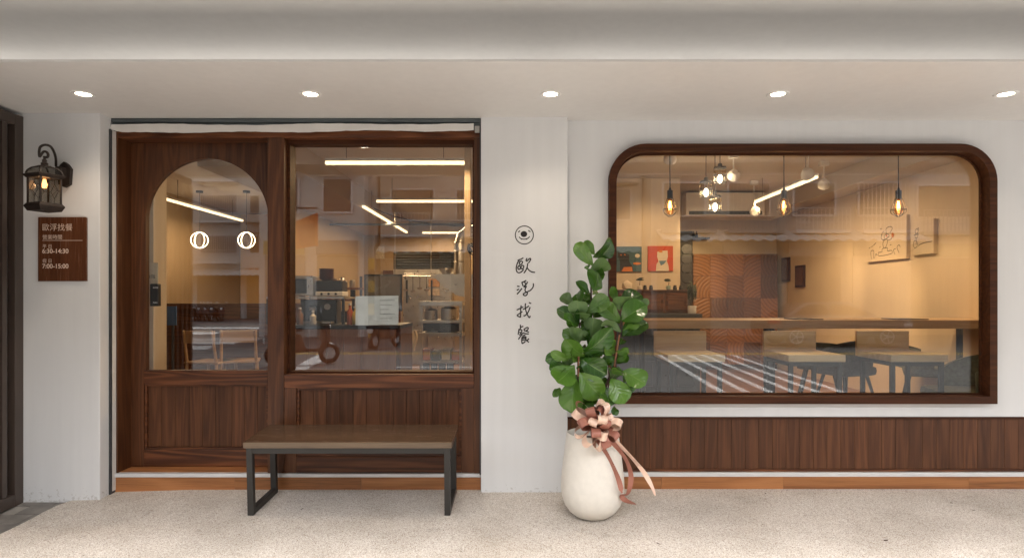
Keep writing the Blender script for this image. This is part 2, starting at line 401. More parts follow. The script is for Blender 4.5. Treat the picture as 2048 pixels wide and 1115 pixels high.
# ------------------------------------------------------------------ ground, road
def sstep(a, b, t):
    t = max(0, min(1, (t-a)/(b-a))); return t*t*(3-2*t)
def ground_z(x, y): return -.055*(.03-y)-.02*sstep(-2.1, -2.9, x)*sstep(-1.6, -.5, y)
def grid_sheet(name, xs, ys, zf, mat):
    v = [(x, y, zf(x, y)) for y in ys for x in xs]; n = len(xs)
    f = [(j*n+i, j*n+i+1, (j+1)*n+i+1, (j+1)*n+i) for j in range(len(ys)-1) for i in range(n-1)]
    return mk(name, v, f, mat, None, True, origin=(0, 0, 0))
KY = -2.8
def edge_x(y): return -2.95-.02*math.sin((y+.1)*5)+.06*sstep(-.25, -.08, y)
xs = [0]+[.35*i for i in range(1, 27)]
ys = [.2-.1*i for i in range(31)]
v = []; n = len(xs)
for y in ys:
    e = edge_x(y)
    for x in xs: v.append((e+x, y, ground_z(e+x, y)))
f = [(j*n+i, j*n+i+1, (j+1)*n+i+1, (j+1)*n+i) for j in range(len(ys)-1) for i in range(n-1)]
m0 = len(v)
for y in ys: v.append((edge_x(y), y, ground_z(edge_x(y), y)-.06))
f += [(j*n, (j+1)*n, m0+j+1, m0+j) for j in range(len(ys)-1)]
tag(mk('pebble_pavement', v, f, PEB, None, True, origin=(0, 0, 0)), kind='structure')
tl = tag(mk('tile_pavement', *prismvf([(KY, -.3), (.3, -.3), (.3, -.025), (KY, -.025-.055*(.3-KY))], [], -7, -2.7, 'x'), GROUT), kind='structure')
yy = -.03; r_ = 0
while yy > -1.15:
    x = -3.28+(.17 if r_ % 2 else 0)
    while x < -2.75:
        x1 = min(x+.296, -2.72); dz = random.uniform(-.0015, .0015)
        tz = -.055*(.03-yy+.068)-.031+dz; box('tile', x, x1, yy-.136, yy, tz-.025, tz, TILE, tl, .002).rotation_euler = (math.atan(.055), 0, 0); x += .30
    yy -= .14; r_ += 1
tag(box('road', -200, 200, -220, KY-.15, ROAD-.1, ROAD, ASPH), kind='structure')
kb = tag(box('kerb', -40, 40, KY-.15, KY, ROAD-.05, -.158, KERB, None, .01), kind='structure')
tag(box('side_pavement', 6.2, 40, KY, .2, -.4, -.16, KERB), kind='structure')
tag(box('far_side_pavement', -40, -7, KY, .2, -.4, -.16, KERB), kind='structure')
def marking(pts, mat, label):
    v, f = prismvf([(a, b) for a, b in pts], [], ROAD-.01, ROAD+.004, 'z')
    return tag(mk('road_marking', v, f, mat), kind='structure')
for k, bb in enumerate((13.1, 13.45)):
    marking([(-7.2, -bb), (18, -bb), (18, -bb-.13), (-7.2, -bb-.13)], YMARK, '')
for i in range(6):
    xt = 3.85+.40*i; xb = xt-.62
    marking([(xt, -13.0), (xt+.12, -13.0), (xb+.13, -4.6), (xb, -4.6)], RMARK, '')
for py, x0, x1, h in ((669, 340, 425, 5), (681, 340, 510, 6), (688.5, 340, 462, 6), (699, 340, 408, 7)):
    b0, b1 = RB(py), RB(py-h)
    marking([(RX(x0, b0), -b0), (RX(x1, b0), -b0), (RX(x1+18, b1), -b1), (RX(x0, b1), -b1)], RMARK, '')
b0, b1 = RB(657), RB(654.5); marking([(-22, -b0), (RX(530, b0), -b0), (RX(530, b1), -b1), (-22, -b1)], RMARK, '')
b0, b1 = RB(677.5), RB(676.3); marking([(-16, -b0), (RX(545, b0), -b0), (RX(545, b1), -b1), (-16, -b1)], RMARK, '')
b0, b1 = RB(748), RB(705)
marking([(RX(560, b0), -b0), (RX(596, b0), -b0), (RX(672, b1), -b1), (RX(643, b1), -b1)], RMARK, '')
b0 = RB(735); marking([(RX(790, b0), -b0), (RX(960, b0), -b0), (RX(960, b0), -b0-.16), (RX(790, b0), -b0-.16)], RMARK, '')
for px in (775, 845, 885, 922):
    b0, b1 = RB(748), RB(740); marking([(RX(px, b0), -b0), (RX(px+34, b0), -b0), (RX(px+52, b1), -b1), (RX(px+20, b1), -b1)], RMARK, '')

# ------------------------------------------------------------------ arcade ceiling and soffit
SZ = 2.483; SY = -1.0
tag(box('soffit', -6, 6.5, SY, .062, SZ, SZ+.012, CEIL, None, .002), kind='structure')
CZ = SZ+.35
tag(box('arcade_ceiling', -6, 6.5, KY, .07, CZ, CZ+.015, CEIL), kind='structure')
tag(box('arcade_edge_beam', -6, 6.5, KY-.12, KY-.001, CZ-.12, CZ+.4, CEIL), kind='structure')
tag(box('cove_back', -6, 6.5, .02, .075, SZ+.0355, CZ-.0005, CEIL), kind='structure')
CV = thing('cove_light', 'hidden white strip light washing the ceiling above the soffit edge', 'strip light', (0, -.12, SZ+.036))
box('channel', -5.9, 6.4, -.15, -.09, SZ+.0355, SZ+.05, ALU, CV)
for k in range(4):
    cx = -4.5+3.1*k
    o = lamp('strip_lamp', 'AREA', (cx, -.12, SZ+.056), COVE, (1, .95, .89), CV, shape='RECTANGLE', size=3.05, size_y=.04); o.rotation_euler = (R(180), 0, 0)
up = thing('sun_block_storeys', 'unseen upper storeys added above the shop arcade to block the sun', 'building', (0, 0, 2.85))  # out of view; mass added so the sun does not leak in from above
box('wall', -7, 7, KY, 9.6, CZ+.02, 11.5, plain('upper_tile', (.45, .42, .38), .6), up)
box('cornice', -7.1, 7.1, KY-.2, 9.7, 11.5, 11.8, KERB, up)
for i, px in enumerate((167, 621, 1101, 1556, 2012)):
    py = 188; d = F*(SZ-CAM_Z)/(596-py); y = CAM_Y+d; x = (px-1035)*d/F
    nm = ['above the lantern pillar', 'above the timber entrance', 'above the lettered pillar', 'above the middle of the round cornered window', 'above the far right end of the wall'][i]
    t = thing('downlight', 'lit recessed round downlight in the soffit '+nm, 'downlight', (x, y, SZ), 'recessed downlights in the soffit')
    mk('trim_ring', *joinvf([lathevf([(.040, .0005), (.043, -.004), (.060, -.005), (.064, -.001), (.064, .0005)], (x, y, SZ), 28)][:1]), PLWHITE, t, True)
    lathe('lens', [(.0, -.0005), (.040, -.001), (.038, -.002), (.0, -.0035)], (x, y, SZ), E_DOWN, t, 24)
    lamp('downlight_lamp', 'SPOT', (x, y, SZ-.012), 12, (1, .83, .64), t, spot_size=R(125), spot_blend=.9, shadow_soft_size=.05, aim=(x, y+.05, 0))

# ------------------------------------------------------------------ pillars
LP = thing('corner_pillar', 'white rendered pillar carrying the lantern and the opening hours board', 'pillar', (-2.96, -.02, -.05))
box('shaft', -3.6, -2.712, -.11, .3, -.12, SZ+.01, WHITE, LP, .006)
CP = thing('lettered_pillar', 'white pillar with black handwritten shop name between entrance and window', 'pillar', (.05, .1, 0))
box('shaft', -.243, .332, -.02, .3, -.1, SZ+.01, WHITE, CP, .006)
# shop name in black vinyl, one part for each character
PY_ = -.0202
def zs(lst, ox, oy, k):
    return [[((ox+a/k-1035)/S(PY_), CAM_Z-((oy+b/k)-596)/S(PY_)) for a, b in ln] for ln in lst]
K2 = 11.15
ou = [[(175,170),(235,150),(292,118)],[(210,150),(170,220),(145,300),(140,370),(155,425),(195,447),(250,430),(300,375)],[(225,190),(205,230),(228,265),(265,245),(278,205),(255,190),(222,205)],
 [(200,290),(175,325),(190,370),(225,360),(235,315),(205,290)],[(270,285),(245,315),(255,355),(290,350),(308,305),(285,282),(262,292)],[(378,128),(358,170),(380,185),(430,135),(455,130),(455,165),(415,225)],
 [(395,238),(385,310),(355,390),(313,450)],[(385,340),(430,395),(490,430),(550,437)]]
fu = [[(165,747),(205,752)],[(158,833),(198,812)],[(160,920),(215,860),(262,798)],[(265,662),(310,645),(355,620)],[(268,668),(280,710),(292,738)],[(330,660),(340,680),(350,702)],[(390,655),(360,705),(315,745)],
 [(310,765),(365,748),(345,790),(335,840),(355,870),(385,890),(380,930),(345,957),(305,945),(298,920),(330,895),(385,870),(450,840),(500,790),(522,735),(520,690)]]
zh = [[(155,270),(220,240),(290,205)],[(248,175),(238,260),(240,350),(232,430)],[(232,432),(160,395),(215,350),(270,310)],[(345,130),(340,200),(355,290),(390,380),(425,440),(445,430),(447,408)],
 [(292,258),(350,230),(415,185)],[(447,215),(410,310),(365,370),(325,402),(308,395)],[(428,108),(465,125)]]
ca = [[(232,608),(232,670),(225,690)],[(235,660),(290,635)],[(200,700),(190,760),(183,815)],[(205,715),(262,715),(255,770),(215,830)],[(215,770),(240,775)],[(330,690),(380,662),(408,675),(385,720),(325,735),(315,700),(330,690)],
 [(350,735),(415,765)],[(190,920),(240,850),(290,785),(350,800),(412,805)],[(280,845),(335,830)],[(270,880),(345,865),(355,900),(345,935)],[(265,885),(262,950),(270,1015),(300,1005),(340,970)],[(280,905),(350,895)],[(280,940),(345,935)],
 [(420,915),(375,950)],[(345,930),(415,988)]]
for lst, oy in ((ou, 505), (fu, 505), (zh, 595), (ca, 595)):
    strokes('written_character', zs(lst, 1020, oy, K2), (0, PY_, 0), (1, 0, 0), (0, 0, 1), .0082, BLACK, CP, .0006)
K1 = 18.58
circ = [(533+335*math.cos(a*math.pi/20), 645+335*math.sin(a*math.pi/20)) for a in range(41)]
emb = strokes('emblem', zs([circ, [(310,535),(365,495)], [(685,478),(750,525)], [(345,720),(400,775),(470,795),(540,800),(620,785),(680,755),(725,705)]], 1020, 435, K1), (0, PY_, 0), (1, 0, 0), (0, 0, 1), .0064, BLACK, CP, .0006, 3)
for nm, pts in (('emblem_nose', ell(517, 610, 122, 111, 28)), ('emblem_tooth', [(398,780),(418,832),(442,790)]), ('emblem_tooth', [(598,790),(628,840),(642,780)])):
    blade(nm, zs([pts], 1020, 435, K1)[0][::-1], (0, PY_, 0), (1, 0, 0), (0, 0, 1), BLACK, emb, .0009)

# ------------------------------------------------------------------ window wall
WY = .06
WW = thing('window_wall', 'white wall with wood plank dado around the big round cornered window', 'wall', (1.9, .1, 0))
def rrect(x0, x1, z0, z1, r, n=10):
    p = [(x0, z0), (x1, z0)]
    for k in range(n+1):
        a = R(90*k/n); p.append((x1-r+r*math.cos(a), z1-r+r*math.sin(a)))
    for k in range(n+1):
        a = R(90+90*k/n); p.append((x0+r+r*math.cos(a), z1-r+r*math.sin(a)))
    return p
FX0, FX1, FZ0, FZ1, FR = .612, 3.21, .577, 2.316, .25
prism('render_coat', [(.31, .483), (7, .483), (7, SZ+.02), (.31, SZ+.02)], [rrect(FX0+.01, FX1-.01, FZ0+.01, FZ1-.01, FR-.01)[::-1]], WY, WY+.056, WHITE, WW)
box('dado_backing', .31, 7, WY+.03, WY+.2, .0, .4825, OAKD, WW)
box('cap_trim', .31, 7, WY-.004, WY+.03, .468, .4815, OAKD, WW, .002)
x = .34; i = 0
while x < 5.2:
    box('plank', x, x+.0912, WY+.008+random.uniform(0, .0012), WY+.03, .128, .4675, PLANK, WW, .0016); x += .0925
box('foot_trim', .31, 7, WY-.002, WY+.03, .112, .1275, OAKH, WW, .002)
box('aluminium_strip', .31, 7, WY-.022, WY+.03, .0835, .1115, ALU, WW, .003)
x = .31
for wd in (.66, .82, 1.25, 1.0, 1.3, 1.3):
    box('riser_board', x, x+wd-.001, WY-.018, WY+.03, -.12, .083, LAMI, WW, .001); x += wd
PW = part_empty('window', (1.9, .1, .577), WW)
prism('frame', rrect(FX0, FX1, FZ0, FZ1, FR), [rrect(FX0+.05, FX1-.05, FZ0+.05, FZ1-.05, FR-.05)[::-1]], .012, .118, OAKD, PW)
prism('inner_bead', rrect(FX0+.0505, FX1-.0505, FZ0+.0505, FZ1-.0505, FR-.0505), [rrect(FX0+.062, FX1-.062, FZ0+.062, FZ1-.062, FR-.062)[::-1]], .085, .10, OAKD, PW)
prism('pane', rrect(FX0+.0515, FX1-.0515, FZ0+.0515, FZ1-.0515, FR-.0515), [], .102, .110, GLASS, PW)

# ------------------------------------------------------------------ timber shopfront with door
FY = .035; DY = .18
TF = thing('timber_shopfront', 'dark oak entrance front with arched door and square window', 'shopfront', (-1.47, .1, 0))
box('riser_board', -2.715, -1.9, .03, .2, -.12, .0845, LAMI, TF, .001); box('riser_board', -1.899, -1.05, .03, .2, -.12, .0845, LAMI, TF, .001); box('riser_board', -1.049, -.246, .03, .2, -.12, .0845, LAMI, TF, .001)
box('threshold_strip', -2.715, -.246, .018, .06, .085, .1095, ALU, TF, .003)
box('tread_board', -2.69, -1.68, .0605, .24, .085, .1115, LAMI, TF, .001)
box('frame_post', -2.722, -2.688, FY, .24, .1, 2.404, OAKV, TF, .003)
box('frame_post', -1.681, -1.570, FY, .24, .108, 2.3615, OAKV, TF, .004)
box('frame_post', -.292, -.2455, FY, .24, .108, 2.3615, OAKV, TF, .003)
box('frame_header', -2.6875, -.2455, FY+.001, .24, 2.362, 2.42, OAKH, TF, .003)
DR = part_empty('door', (-2.2, DY, .115), TF)
dx0, dx1 = -2.6865, -1.66; ax_, ar, az = X(414, DY), .4275, Z(440, DY); gz0 = Z(740, DY)
arch = [(ax_-ar, gz0), (ax_+ar, gz0)]+[(ax_+ar*math.cos(R(180*k/32)), az+ar*math.sin(R(180*k/32))) for k in range(33)]
rz0, rz1, bz1 = Z(768, DY), Z(899, DY), .1135
prism('upper_leaf', [(dx0+.088, gz0-.001), (dx1, gz0-.001), (dx1, 2.36), (dx0+.088, 2.36)], [[(a, b if b > gz0 else gz0+.0005) for a, b in arch][::-1]], DY, DY+.045, OAKV, DR)
box('stile', dx0, dx0+.087, DY-.0015, DY+.045, bz1, 2.36, OAKV, DR, .003)
box('rail', dx0+.088, dx1, DY, DY+.045, rz0, gz0-.002, OAKH, DR, .003)
box('rail', dx0+.088, dx1, DY, DY+.045, bz1, rz1, OAKH, DR, .003)
prism('panel_moulding', [(dx0+.0885, rz1+.0005), (dx1, rz1+.0005), (dx1, rz0-.0005), (dx0+.0885, rz0-.0005)], [[(dx0+.104, rz1+.014), (dx0+.104, rz0-.014), (-1.75, rz0-.014), (-1.75, rz1+.014)]], DY+.012, DY+.034, OAKH, DR)
xe = [dx0+.104]; 
while xe[-1] < -1.78: xe.append(min(xe[-1]+random.choice((.1, .115, .09)), -1.751))
for a, b in zip(xe, xe[1:]): box('plank', a, b-.0012, DY+.028, DY+.044, rz1+.0145, rz0-.0145, PLANK, DR, .0022)
prism('pane', [(ax_+(a-ax_)*1.012, az+(b-az)*1.012) for a, b in arch], [], DY+.018, DY+.026, GLASS, DR)
lk = box('push_switch', X(302, .17), X(318, .17), .155, DY+.0175, Z(612, .17), Z(567, .17), DKPL, DR, .006)
lathe('button', [(.011, 0), (.011, .006), (.008, .008)], (X(310, .15), .1555, Z(589, .155)), ALU, lk, 14, 'y').rotation_euler = (0, 0, math.pi)
text('printed_word', 'AUTO', (X(306, .154), .1545, Z(576, .154)), (1, 0, 0), (0, 0, 1), .013, PLWHITE, lk)
text('printed_word', 'PUSH', (X(306, .154), .1545, Z(606, .154)), (1, 0, 0), (0, 0, 1), .013, PLWHITE, lk)
# square window and its plank panel
SW = part_empty('window', (-.93, .1, .68), TF)
wx0, wx1 = -1.5695, -.2925; wz0, wz1 = .772, 2.3615
prism('sash', [(wx0, wz0), (wx1, wz0), (wx1, wz1), (wx0, wz1)], [[(wx0+.018, wz0+.012), (wx0+.018, wz1-.028), (wx1-.014, wz1-.028), (wx1-.014, wz0+.012)]], .10, .20, OAKD, SW)
box('pane', wx0+.012, wx1-.008, .146, .154, wz0+.006, wz1-.02, GLASS, SW)
box('sill', wx0, wx1+.0, FY+.002, .145, .679, .7715, OAKH, SW, .004)
PN = part_empty('panel', (-.93, .1, .11), TF)
px0, px1 = X(592, FY), X(923, FY); pz0, pz1 = Z(913, FY), .6785
box('stile', wx0, px0, FY+.003, .2, .11, pz1, OAKV, PN, .003); box('stile', px1, wx1, FY+.003, .2, .11, pz1, OAKV, PN, .003)
box('rail', px0+.0005, px1-.0005, FY+.003, .2, .11, pz0, OAKH, PN, .003)
prism('panel_moulding', [(px0+.0005, pz0+.0005), (px1-.0005, pz0+.0005), (px1-.0005, pz1-.0005), (px0+.0005, pz1-.0005)], [[(px0+.016, pz0+.015), (px0+.016, pz1-.015), (px1-.016, pz1-.015), (px1-.016, pz0+.015)]], FY+.016, FY+.05, OAKH, PN)
npl = 12; wpl = (px1-px0-.033)/npl
for k in range(npl): box('plank', px0+.0165+k*wpl, px0+.0165+(k+1)*wpl-.0015, FY+.034, FY+.06, pz0+.0155, pz1-.0155, PLANK, PN, .0026)

# ------------------------------------------------------------------ roller shutter above the entrance
RS = thing('roller_shutter', 'rolled up slate grey shutter with dark guide rail above the entrance', 'shutter', (-1.48, 0, 2.4))
for k, (za, zb, ya) in enumerate(((2.4555, 2.4825, .0), (2.4305, 2.4545, .008), (2.406, 2.4295, .002))):
    v, f = boxvf(-2.712, -.244, ya, .033, za, zb, .006); mk('slat', v, f, SHUT, RS)
box('guide_rail', -2.7118, -2.7, -.02, .034, -.02, 2.405, GUIDE, RS); box('guide_edge', -2.6995, -2.6975, -.004, .034, .0, 2.40, TAPE, RS)
box('guide_rail', -.252, -.2437, -.012, .034, .11, 2.44, GUIDE, RS)
box('bracket', -.285, -.252, -.004, .01, 2.385, 2.43, KERB, RS, .003)
v = []; n = 60
for k in range(n+1):
    x = -2.708+(-.292+2.708)*k/n; e = 2.437+.006*k/n+random.uniform(-.002, .002)+.004*math.sin(k*.23); lo = 2.381+.016*k/n+.004*math.sin(k*.31+1)+random.uniform(-.002, .002)+(.02 if k == 0 else .008 if k == 1 else 0)
    yb = -.012-.006*math.sin(k*.19)
    v += [(x, yb, lo), (x, yb+.004, e), (x, yb+.006, e), (x, yb+.002, lo)]
f = []
for k in range(n):
    a = 4*k; b = a+4
    for q in range(4): f.append((a+q, a+(q+1) % 4, b+(q+1) % 4, b+q))
f += [(0, 1, 2, 3), (4*n+3, 4*n+2, 4*n+1, 4*n)]
tag(mk('paper_strip', v, f, TAPE), 'wavy white masking strip stuck along the shutter above the entrance', 'masking strip')

# ------------------------------------------------------------------ side gate at the far left
GT = thing('steel_gate', 'dark brown steel slatted gate standing beside the lantern pillar', 'gate', (-3.22, -.8, -.04))
gx = -3.205
box('frame_post', gx-.05, gx, -.182, -.112, -.045, 2.458, GATEM, GT, .004)
box('frame_rail', gx-.05, gx, -1.6, -.183, 2.39, 2.458, GATEM, GT, .004); box('frame_rail', gx-.05, gx, -1.6, -.183, -.045, .03, GATEM, GT, .004)
yy = -.232
while yy > -1.6:
    box('slat', gx-.045, gx-.008, yy-.04, yy, .031, 2.389, GATEM, GT, .003); yy -= .085
box('post_strip', gx-.09, gx-.06, -.206, -.198, .03, 2.39, PLWHITE, GT)
box('back_panel', gx-.16, gx-.13, -1.6, -.12, -.045, 2.458, GUIDE, GT)

# ------------------------------------------------------------------ opening hours board
by = -.11
SB = thing('hours_board', 'glossy brown wood board with the opening hours on the pillar', 'sign', (X(124, by), by, Z(562, by)))
ys_ = by-.012
bx0, bx1, bz0_, bz1_ = X(76, ys_), X(173, ys_), Z(562, ys_), Z(434, ys_)
v, f = prismvf(rrect(bx0, bx1, bz0_, bz1_, .006, 4), [], ys_, by-.001); mk('board', v, f, SIGNW, SB)
LET = plain('pale_lettering', (.78, .6, .48), .5, .03)
def stext(body, px, py, hpx, bold=.0):
    return text('lettering', body, (X(px, ys_), ys_, Z(py, ys_)), (1, 0, 0), (0, 0, 1), hpx/S(ys_), LET, SB, .0012, bold=bold)
stext('歐浮找餐', 84, 460, 15.4); stext('營業時間', 85, 477.5, 10); stext('平 日', 85, 495.5, 8.6)
stext('6:30-14:30', 84.5, 506, 12.4, .0009); stext('假 日', 85, 524.5, 8.6); stext('7:00-15:00', 84.5, 536, 12.4, .0009)
box('rule_line', X(85, ys_), X(165, ys_), ys_-.0015, ys_-.0005, Z(481, ys_), Z(480.2, ys_), LET, SB)

# ------------------------------------------------------------------ lantern
ly = -.323; lx = X(89, ly)
LN = thing('wall_lantern', 'bronze wall lantern with leaded glass and curled arm, lit orange bulb', 'lantern', (lx, -.12, Z(400, ly)))
def sq(rad, z, a0=294): return [(lx+rad*math.cos(R(a0+90*k)), ly+rad*math.sin(R(a0+90*k)), z) for k in range(4)]
def rings(lst):
    v = []; f = []
    for r_ in lst: v += r_
    for i in range(len(lst)-1):
        for k in range(4): f.append((i*4+k, i*4+(k+1) % 4, i*4+4+(k+1) % 4, i*4+4+k))
    f.append((0, 1, 2, 3)); f.append(tuple(4*(len(lst)-1)+k for k in range(4))); return v, f
def lz(zy): return Z(200+zy/2.653, ly)
mk('base_tray', *rings([sq(.088, lz(590)), sq(.106, lz(566)), sq(.104, lz(560)), sq(.090, lz(548))]), BRONZE, LN)
mk('eave_ring', *rings([sq(.094, lz(416)), sq(.110, lz(404)), sq(.110, lz(398)), sq(.096, lz(394))]), BRONZE, LN)
top, bot = sq(.084, lz(412)), sq(.084, lz(550))
for k in range(4):
    tube('corner_bar', [bot[k], top[k]], .006, BRONZE, LN, 6)
    a0, a1 = Vector(bot[k]), Vector(bot[(k+1) % 4]); b0, b1 = Vector(top[k]), Vector(top[(k+1) % 4])
    g = mk('glass_pane', [a0, a1, b1, b0], [(0, 1, 2, 3)], LGLASS, LN)
    def q(u, t): return a0.lerp(a1, u).lerp(b0.lerp(b1, u), t)
    vf = [tubevf([q(.5, 0), q(.5, .25)], .0016, 5), tubevf([q(.5, .8), q(.5, 1)], .0016, 5), tubevf([q(.5, .25), q(.8, .52), q(.5, .8), q(.2, .52)], .0018, 5, True), tubevf([q(0, .52), q(.2, .52)], .0016, 5), tubevf([q(.8, .52), q(1, .52)], .0016, 5)]
    mk('leading', *joinvf(vf), BRONZE, LN, True)
rl = [(0.096, 394), (.086, 376), (.066, 362), (.036, 354), (.026, 350)]
roof_r = [sq(a, lz(b)) for a, b in rl]
mk('roof', *rings([sq(a-.002, lz(b)) for a, b in rl]), LGLASS, LN)
for k in range(4): tube('roof_rib', [r_[k] for r_ in roof_r], .005, BRONZE, LN, 6)
lathe('finial', [(.03, lz(356)), (.03, lz(350)), (.017, lz(345)), (.021, lz(338)), (.012, lz(328)), (.014, lz(320)), (.007, lz(312)), (.004, lz(300))], (lx, ly, 0), BRONZE, LN, 16)
cp = [(232, 302), (250, 304), (256, 290), (247, 276), (232, 274), (220, 288), (210, 300), (208, 272), (215, 248), (240, 238), (268, 247), (286, 275), (296, 310), (297, 350)]
ya_ = [-.323]*8+[-.32, -.31, -.29, -.26, -.22, -.17]
pts = [(X(c[0]/2.653, yv), yv, Z(200+c[1]/2.653, yv)) for c, yv in zip(cp, ya_)]
tube('curled_arm', spline(pts, 5), .0075, BRONZE, LN, 8)
bxl, bzl = X(127, by-.03), Z(348, by)
prism('back_plate', [(bxl-.035, bzl-.07), (bxl+.0, bzl-.09), (bxl+.035, bzl-.07), (bxl+.042, bzl+.03), (bxl+.02, bzl+.06), (bxl, bzl+.075), (bxl-.02, bzl+.06), (bxl-.042, bzl+.03)], [], by-.028, by-.001, BRONZE, LN)
box('arm_bracket', bxl-.02, bxl+.02, -.19, by-.0285, bzl-.03, bzl+.035, BRONZE, LN, .006)
lathe('bulb', [(.0, lz(470)), (.012, lz(466)), (.016, lz(450)), (.010, lz(432)), (.008, lz(420))], (lx, ly, 0), E_LANT, LN, 14)
lamp('lantern_lamp', 'POINT', (lx, ly, lz(448)), .7, (1, .55, .25), LN, shadow_soft_size=.02)

# ------------------------------------------------------------------ bench
BT = .452
bf, bb = -.42, -.005; gzf, gzb = ground_z(-1, bf), ground_z(-1, bb)
BN = thing('bench', 'low walnut bench on black square steel frame in front of the door', 'bench', (-1.013, bf, gzf))
x0, x1 = -1.637, -.392; z0 = gzf
nb = 9
box('seat', x0, x1, bf, bb, z0+BT-.038, z0+BT, BENCHW, BN, .003)
box('edge_strip', x0+.002, x1-.002, bf-.0012, bf+.004, z0+BT-.0365, z0+BT-.003, BENCHE, BN, .001)
tw = .036
for xa in (x0+.012, x1-.012-tw):
    box('leg', xa, xa+tw, bf+.012, bf+.012+tw, z0, z0+BT-.0385, STEEL, BN, .002)
    box('leg', xa, xa+tw, bb-.012-tw, bb-.012, z0, z0+BT-.0385, STEEL, BN, .002)
    box('floor_runner', xa+.0005, xa+tw-.0005, bf+.0485, bb-.0485, z0+.001, z0+tw, STEEL, BN, .002)
    box('top_runner', xa+.0005, xa+tw-.0005, bf+.0485, bb-.0485, z0+BT-.0385-tw, z0+BT-.039, STEEL, BN, .002)
for ya in (bf+.0125, bb-.0475):
    box('apron', x0+.0485, x1-.0485, ya, ya+tw-.001, z0+BT-.0385-tw, z0+BT-.039, STEEL, BN, .002)
BN.rotation_euler = (math.atan2(gzb-gzf, bb-bf), 0, 0)

# ------------------------------------------------------------------ planter, fiddle leaf fig, bow
PYc = -.40; PXc = X(1185, PYc); PZ0 = ground_z(PXc, PYc)-.004
PL = thing('planter', 'white speckled terrazzo egg shaped planter standing by the pillar', 'planter', (PXc, PYc, PZ0))
pr = [(.0, 0), (.075, 0), (.105, .008), (.14, .035), (.168, .075), (.184, .12), (.190, .17), (.188, .23), (.181, .30), (.172, .37), (.164, .43), (.159, .475), (.157, .497), (.153, .503), (.146, .503), (.142, .497), (.142, .44), (.0, .44)]
lathe('pot', pr, (PXc, PYc, PZ0), TERR, PL, 48)
lathe('soil', [(0, .455), (.14, .452), (.141, .4405), (0, .4405)], (PXc, PYc, PZ0), SOIL, PL, 24)
ks = 3.013; PSs = S(PYc)
def lp(a, b, y=PYc): return Vector((X(1080+a/ks, y), y, Z(460+b/ks, y)))
FG = thing('fiddle_leaf_fig', 'tall fiddle leaf fig with glossy green leaves in the white planter', 'plant', (PXc, PYc, PZ0+.45))
for pts in ([(290, 1150), (262, 1060), (236, 960), (230, 840), (235, 690), (240, 555)], [(312, 1150), (303, 900), (302, 650), (310, 500), (308, 350), (318, 215)], [(335, 1150), (375, 1000), (420, 880), (455, 790), (476, 650), (490, 540)]):
    P = [lp(a, b, PYc+(.02 if pts[0][0] == 312 else -.03)) for a, b in pts]
    tube('stem', spline(P, 4), [.0095-.005*k/(4*(len(P)-1)) for k in range(4*(len(P)-1)+1)], BARK, FG, 8)
tube('stake', [lp(232, 880, PYc-.045), lp(233, 680, PYc-.045)], .0055, STAKE, FG, 7); tube('stake', [lp(447, 820, PYc-.042), lp(479, 630, PYc-.042)], .005, STAKE, FG, 7)
LV = [(325,215,200,80,70,0),(330,150,265,75,55,.03),(320,165,440,60,75,.02),(350,175,440,100,60,.0),(300,245,425,185,75,-.03),(290,240,280,208,32,.02),(320,365,372,258,108,-.05),(300,390,230,308,45,-.02),
(205,440,130,398,52,.03),(235,545,225,428,95,-.05),(245,452,312,398,60,.03),(285,495,418,405,85,-.04),(230,552,124,472,72,.0),(235,572,130,530,48,-.03),(310,645,322,535,95,-.05),(320,525,420,470,80,.02),(482,545,362,440,80,-.02),(490,612,365,515,48,-.05),(400,645,350,590,52,.03),
(235,692,205,572,55,-.05),(240,685,155,608,62,.0),(225,672,292,635,50,-.04),(250,642,278,600,46,.03),(472,445,425,338,42,.0),(470,455,615,362,85,.02),(480,485,502,382,92,-.03),(490,548,622,445,104,-.06),(600,470,637,428,36,-.04),(495,642,627,533,85,.0),(495,602,602,558,32,-.05),
(480,692,500,648,42,.02),(440,748,398,680,76,-.01),(450,738,532,718,50,-.04),(460,802,520,758,56,.02),(245,748,447,633,104,-.07),(272,758,148,698,96,-.08),(150,757,45,772,56,.0),(172,780,84,753,46,-.03),(150,808,58,832,66,-.02),(205,812,98,945,112,-.07),
(218,895,165,1085,104,-.05),(250,775,388,872,116,-.08),(240,858,358,1005,126,-.10),(330,765,348,725,62,.0),(370,782,432,775,36,-.02),(430,892,512,1028,102,-.07),(500,845,637,922,98,-.06),(592,915,520,958,56,-.03),(430,862,495,825,68,-.05),(500,868,545,905,62,.03),
(380,945,432,1052,98,-.05),(250,1000,290,1105,86,-.02),(122,950,88,995,36,.0),(300,1008,335,1035,42,.0),(370,888,402,935,58,.02),(390,832,412,788,46,.02),(200,800,138,790,42,.03),(445,1058,456,1110,36,.0),
(330,640,380,560,70,.05),(290,700,330,640,60,.05),(420,760,360,700,70,.05),(330,860,300,760,70,.05),(430,1000,460,920,60,.05),(190,700,210,610,50,.05),(350,980,320,900,70,.05),(260,960,240,880,60,.05)]
rl_ = random.Random(11)
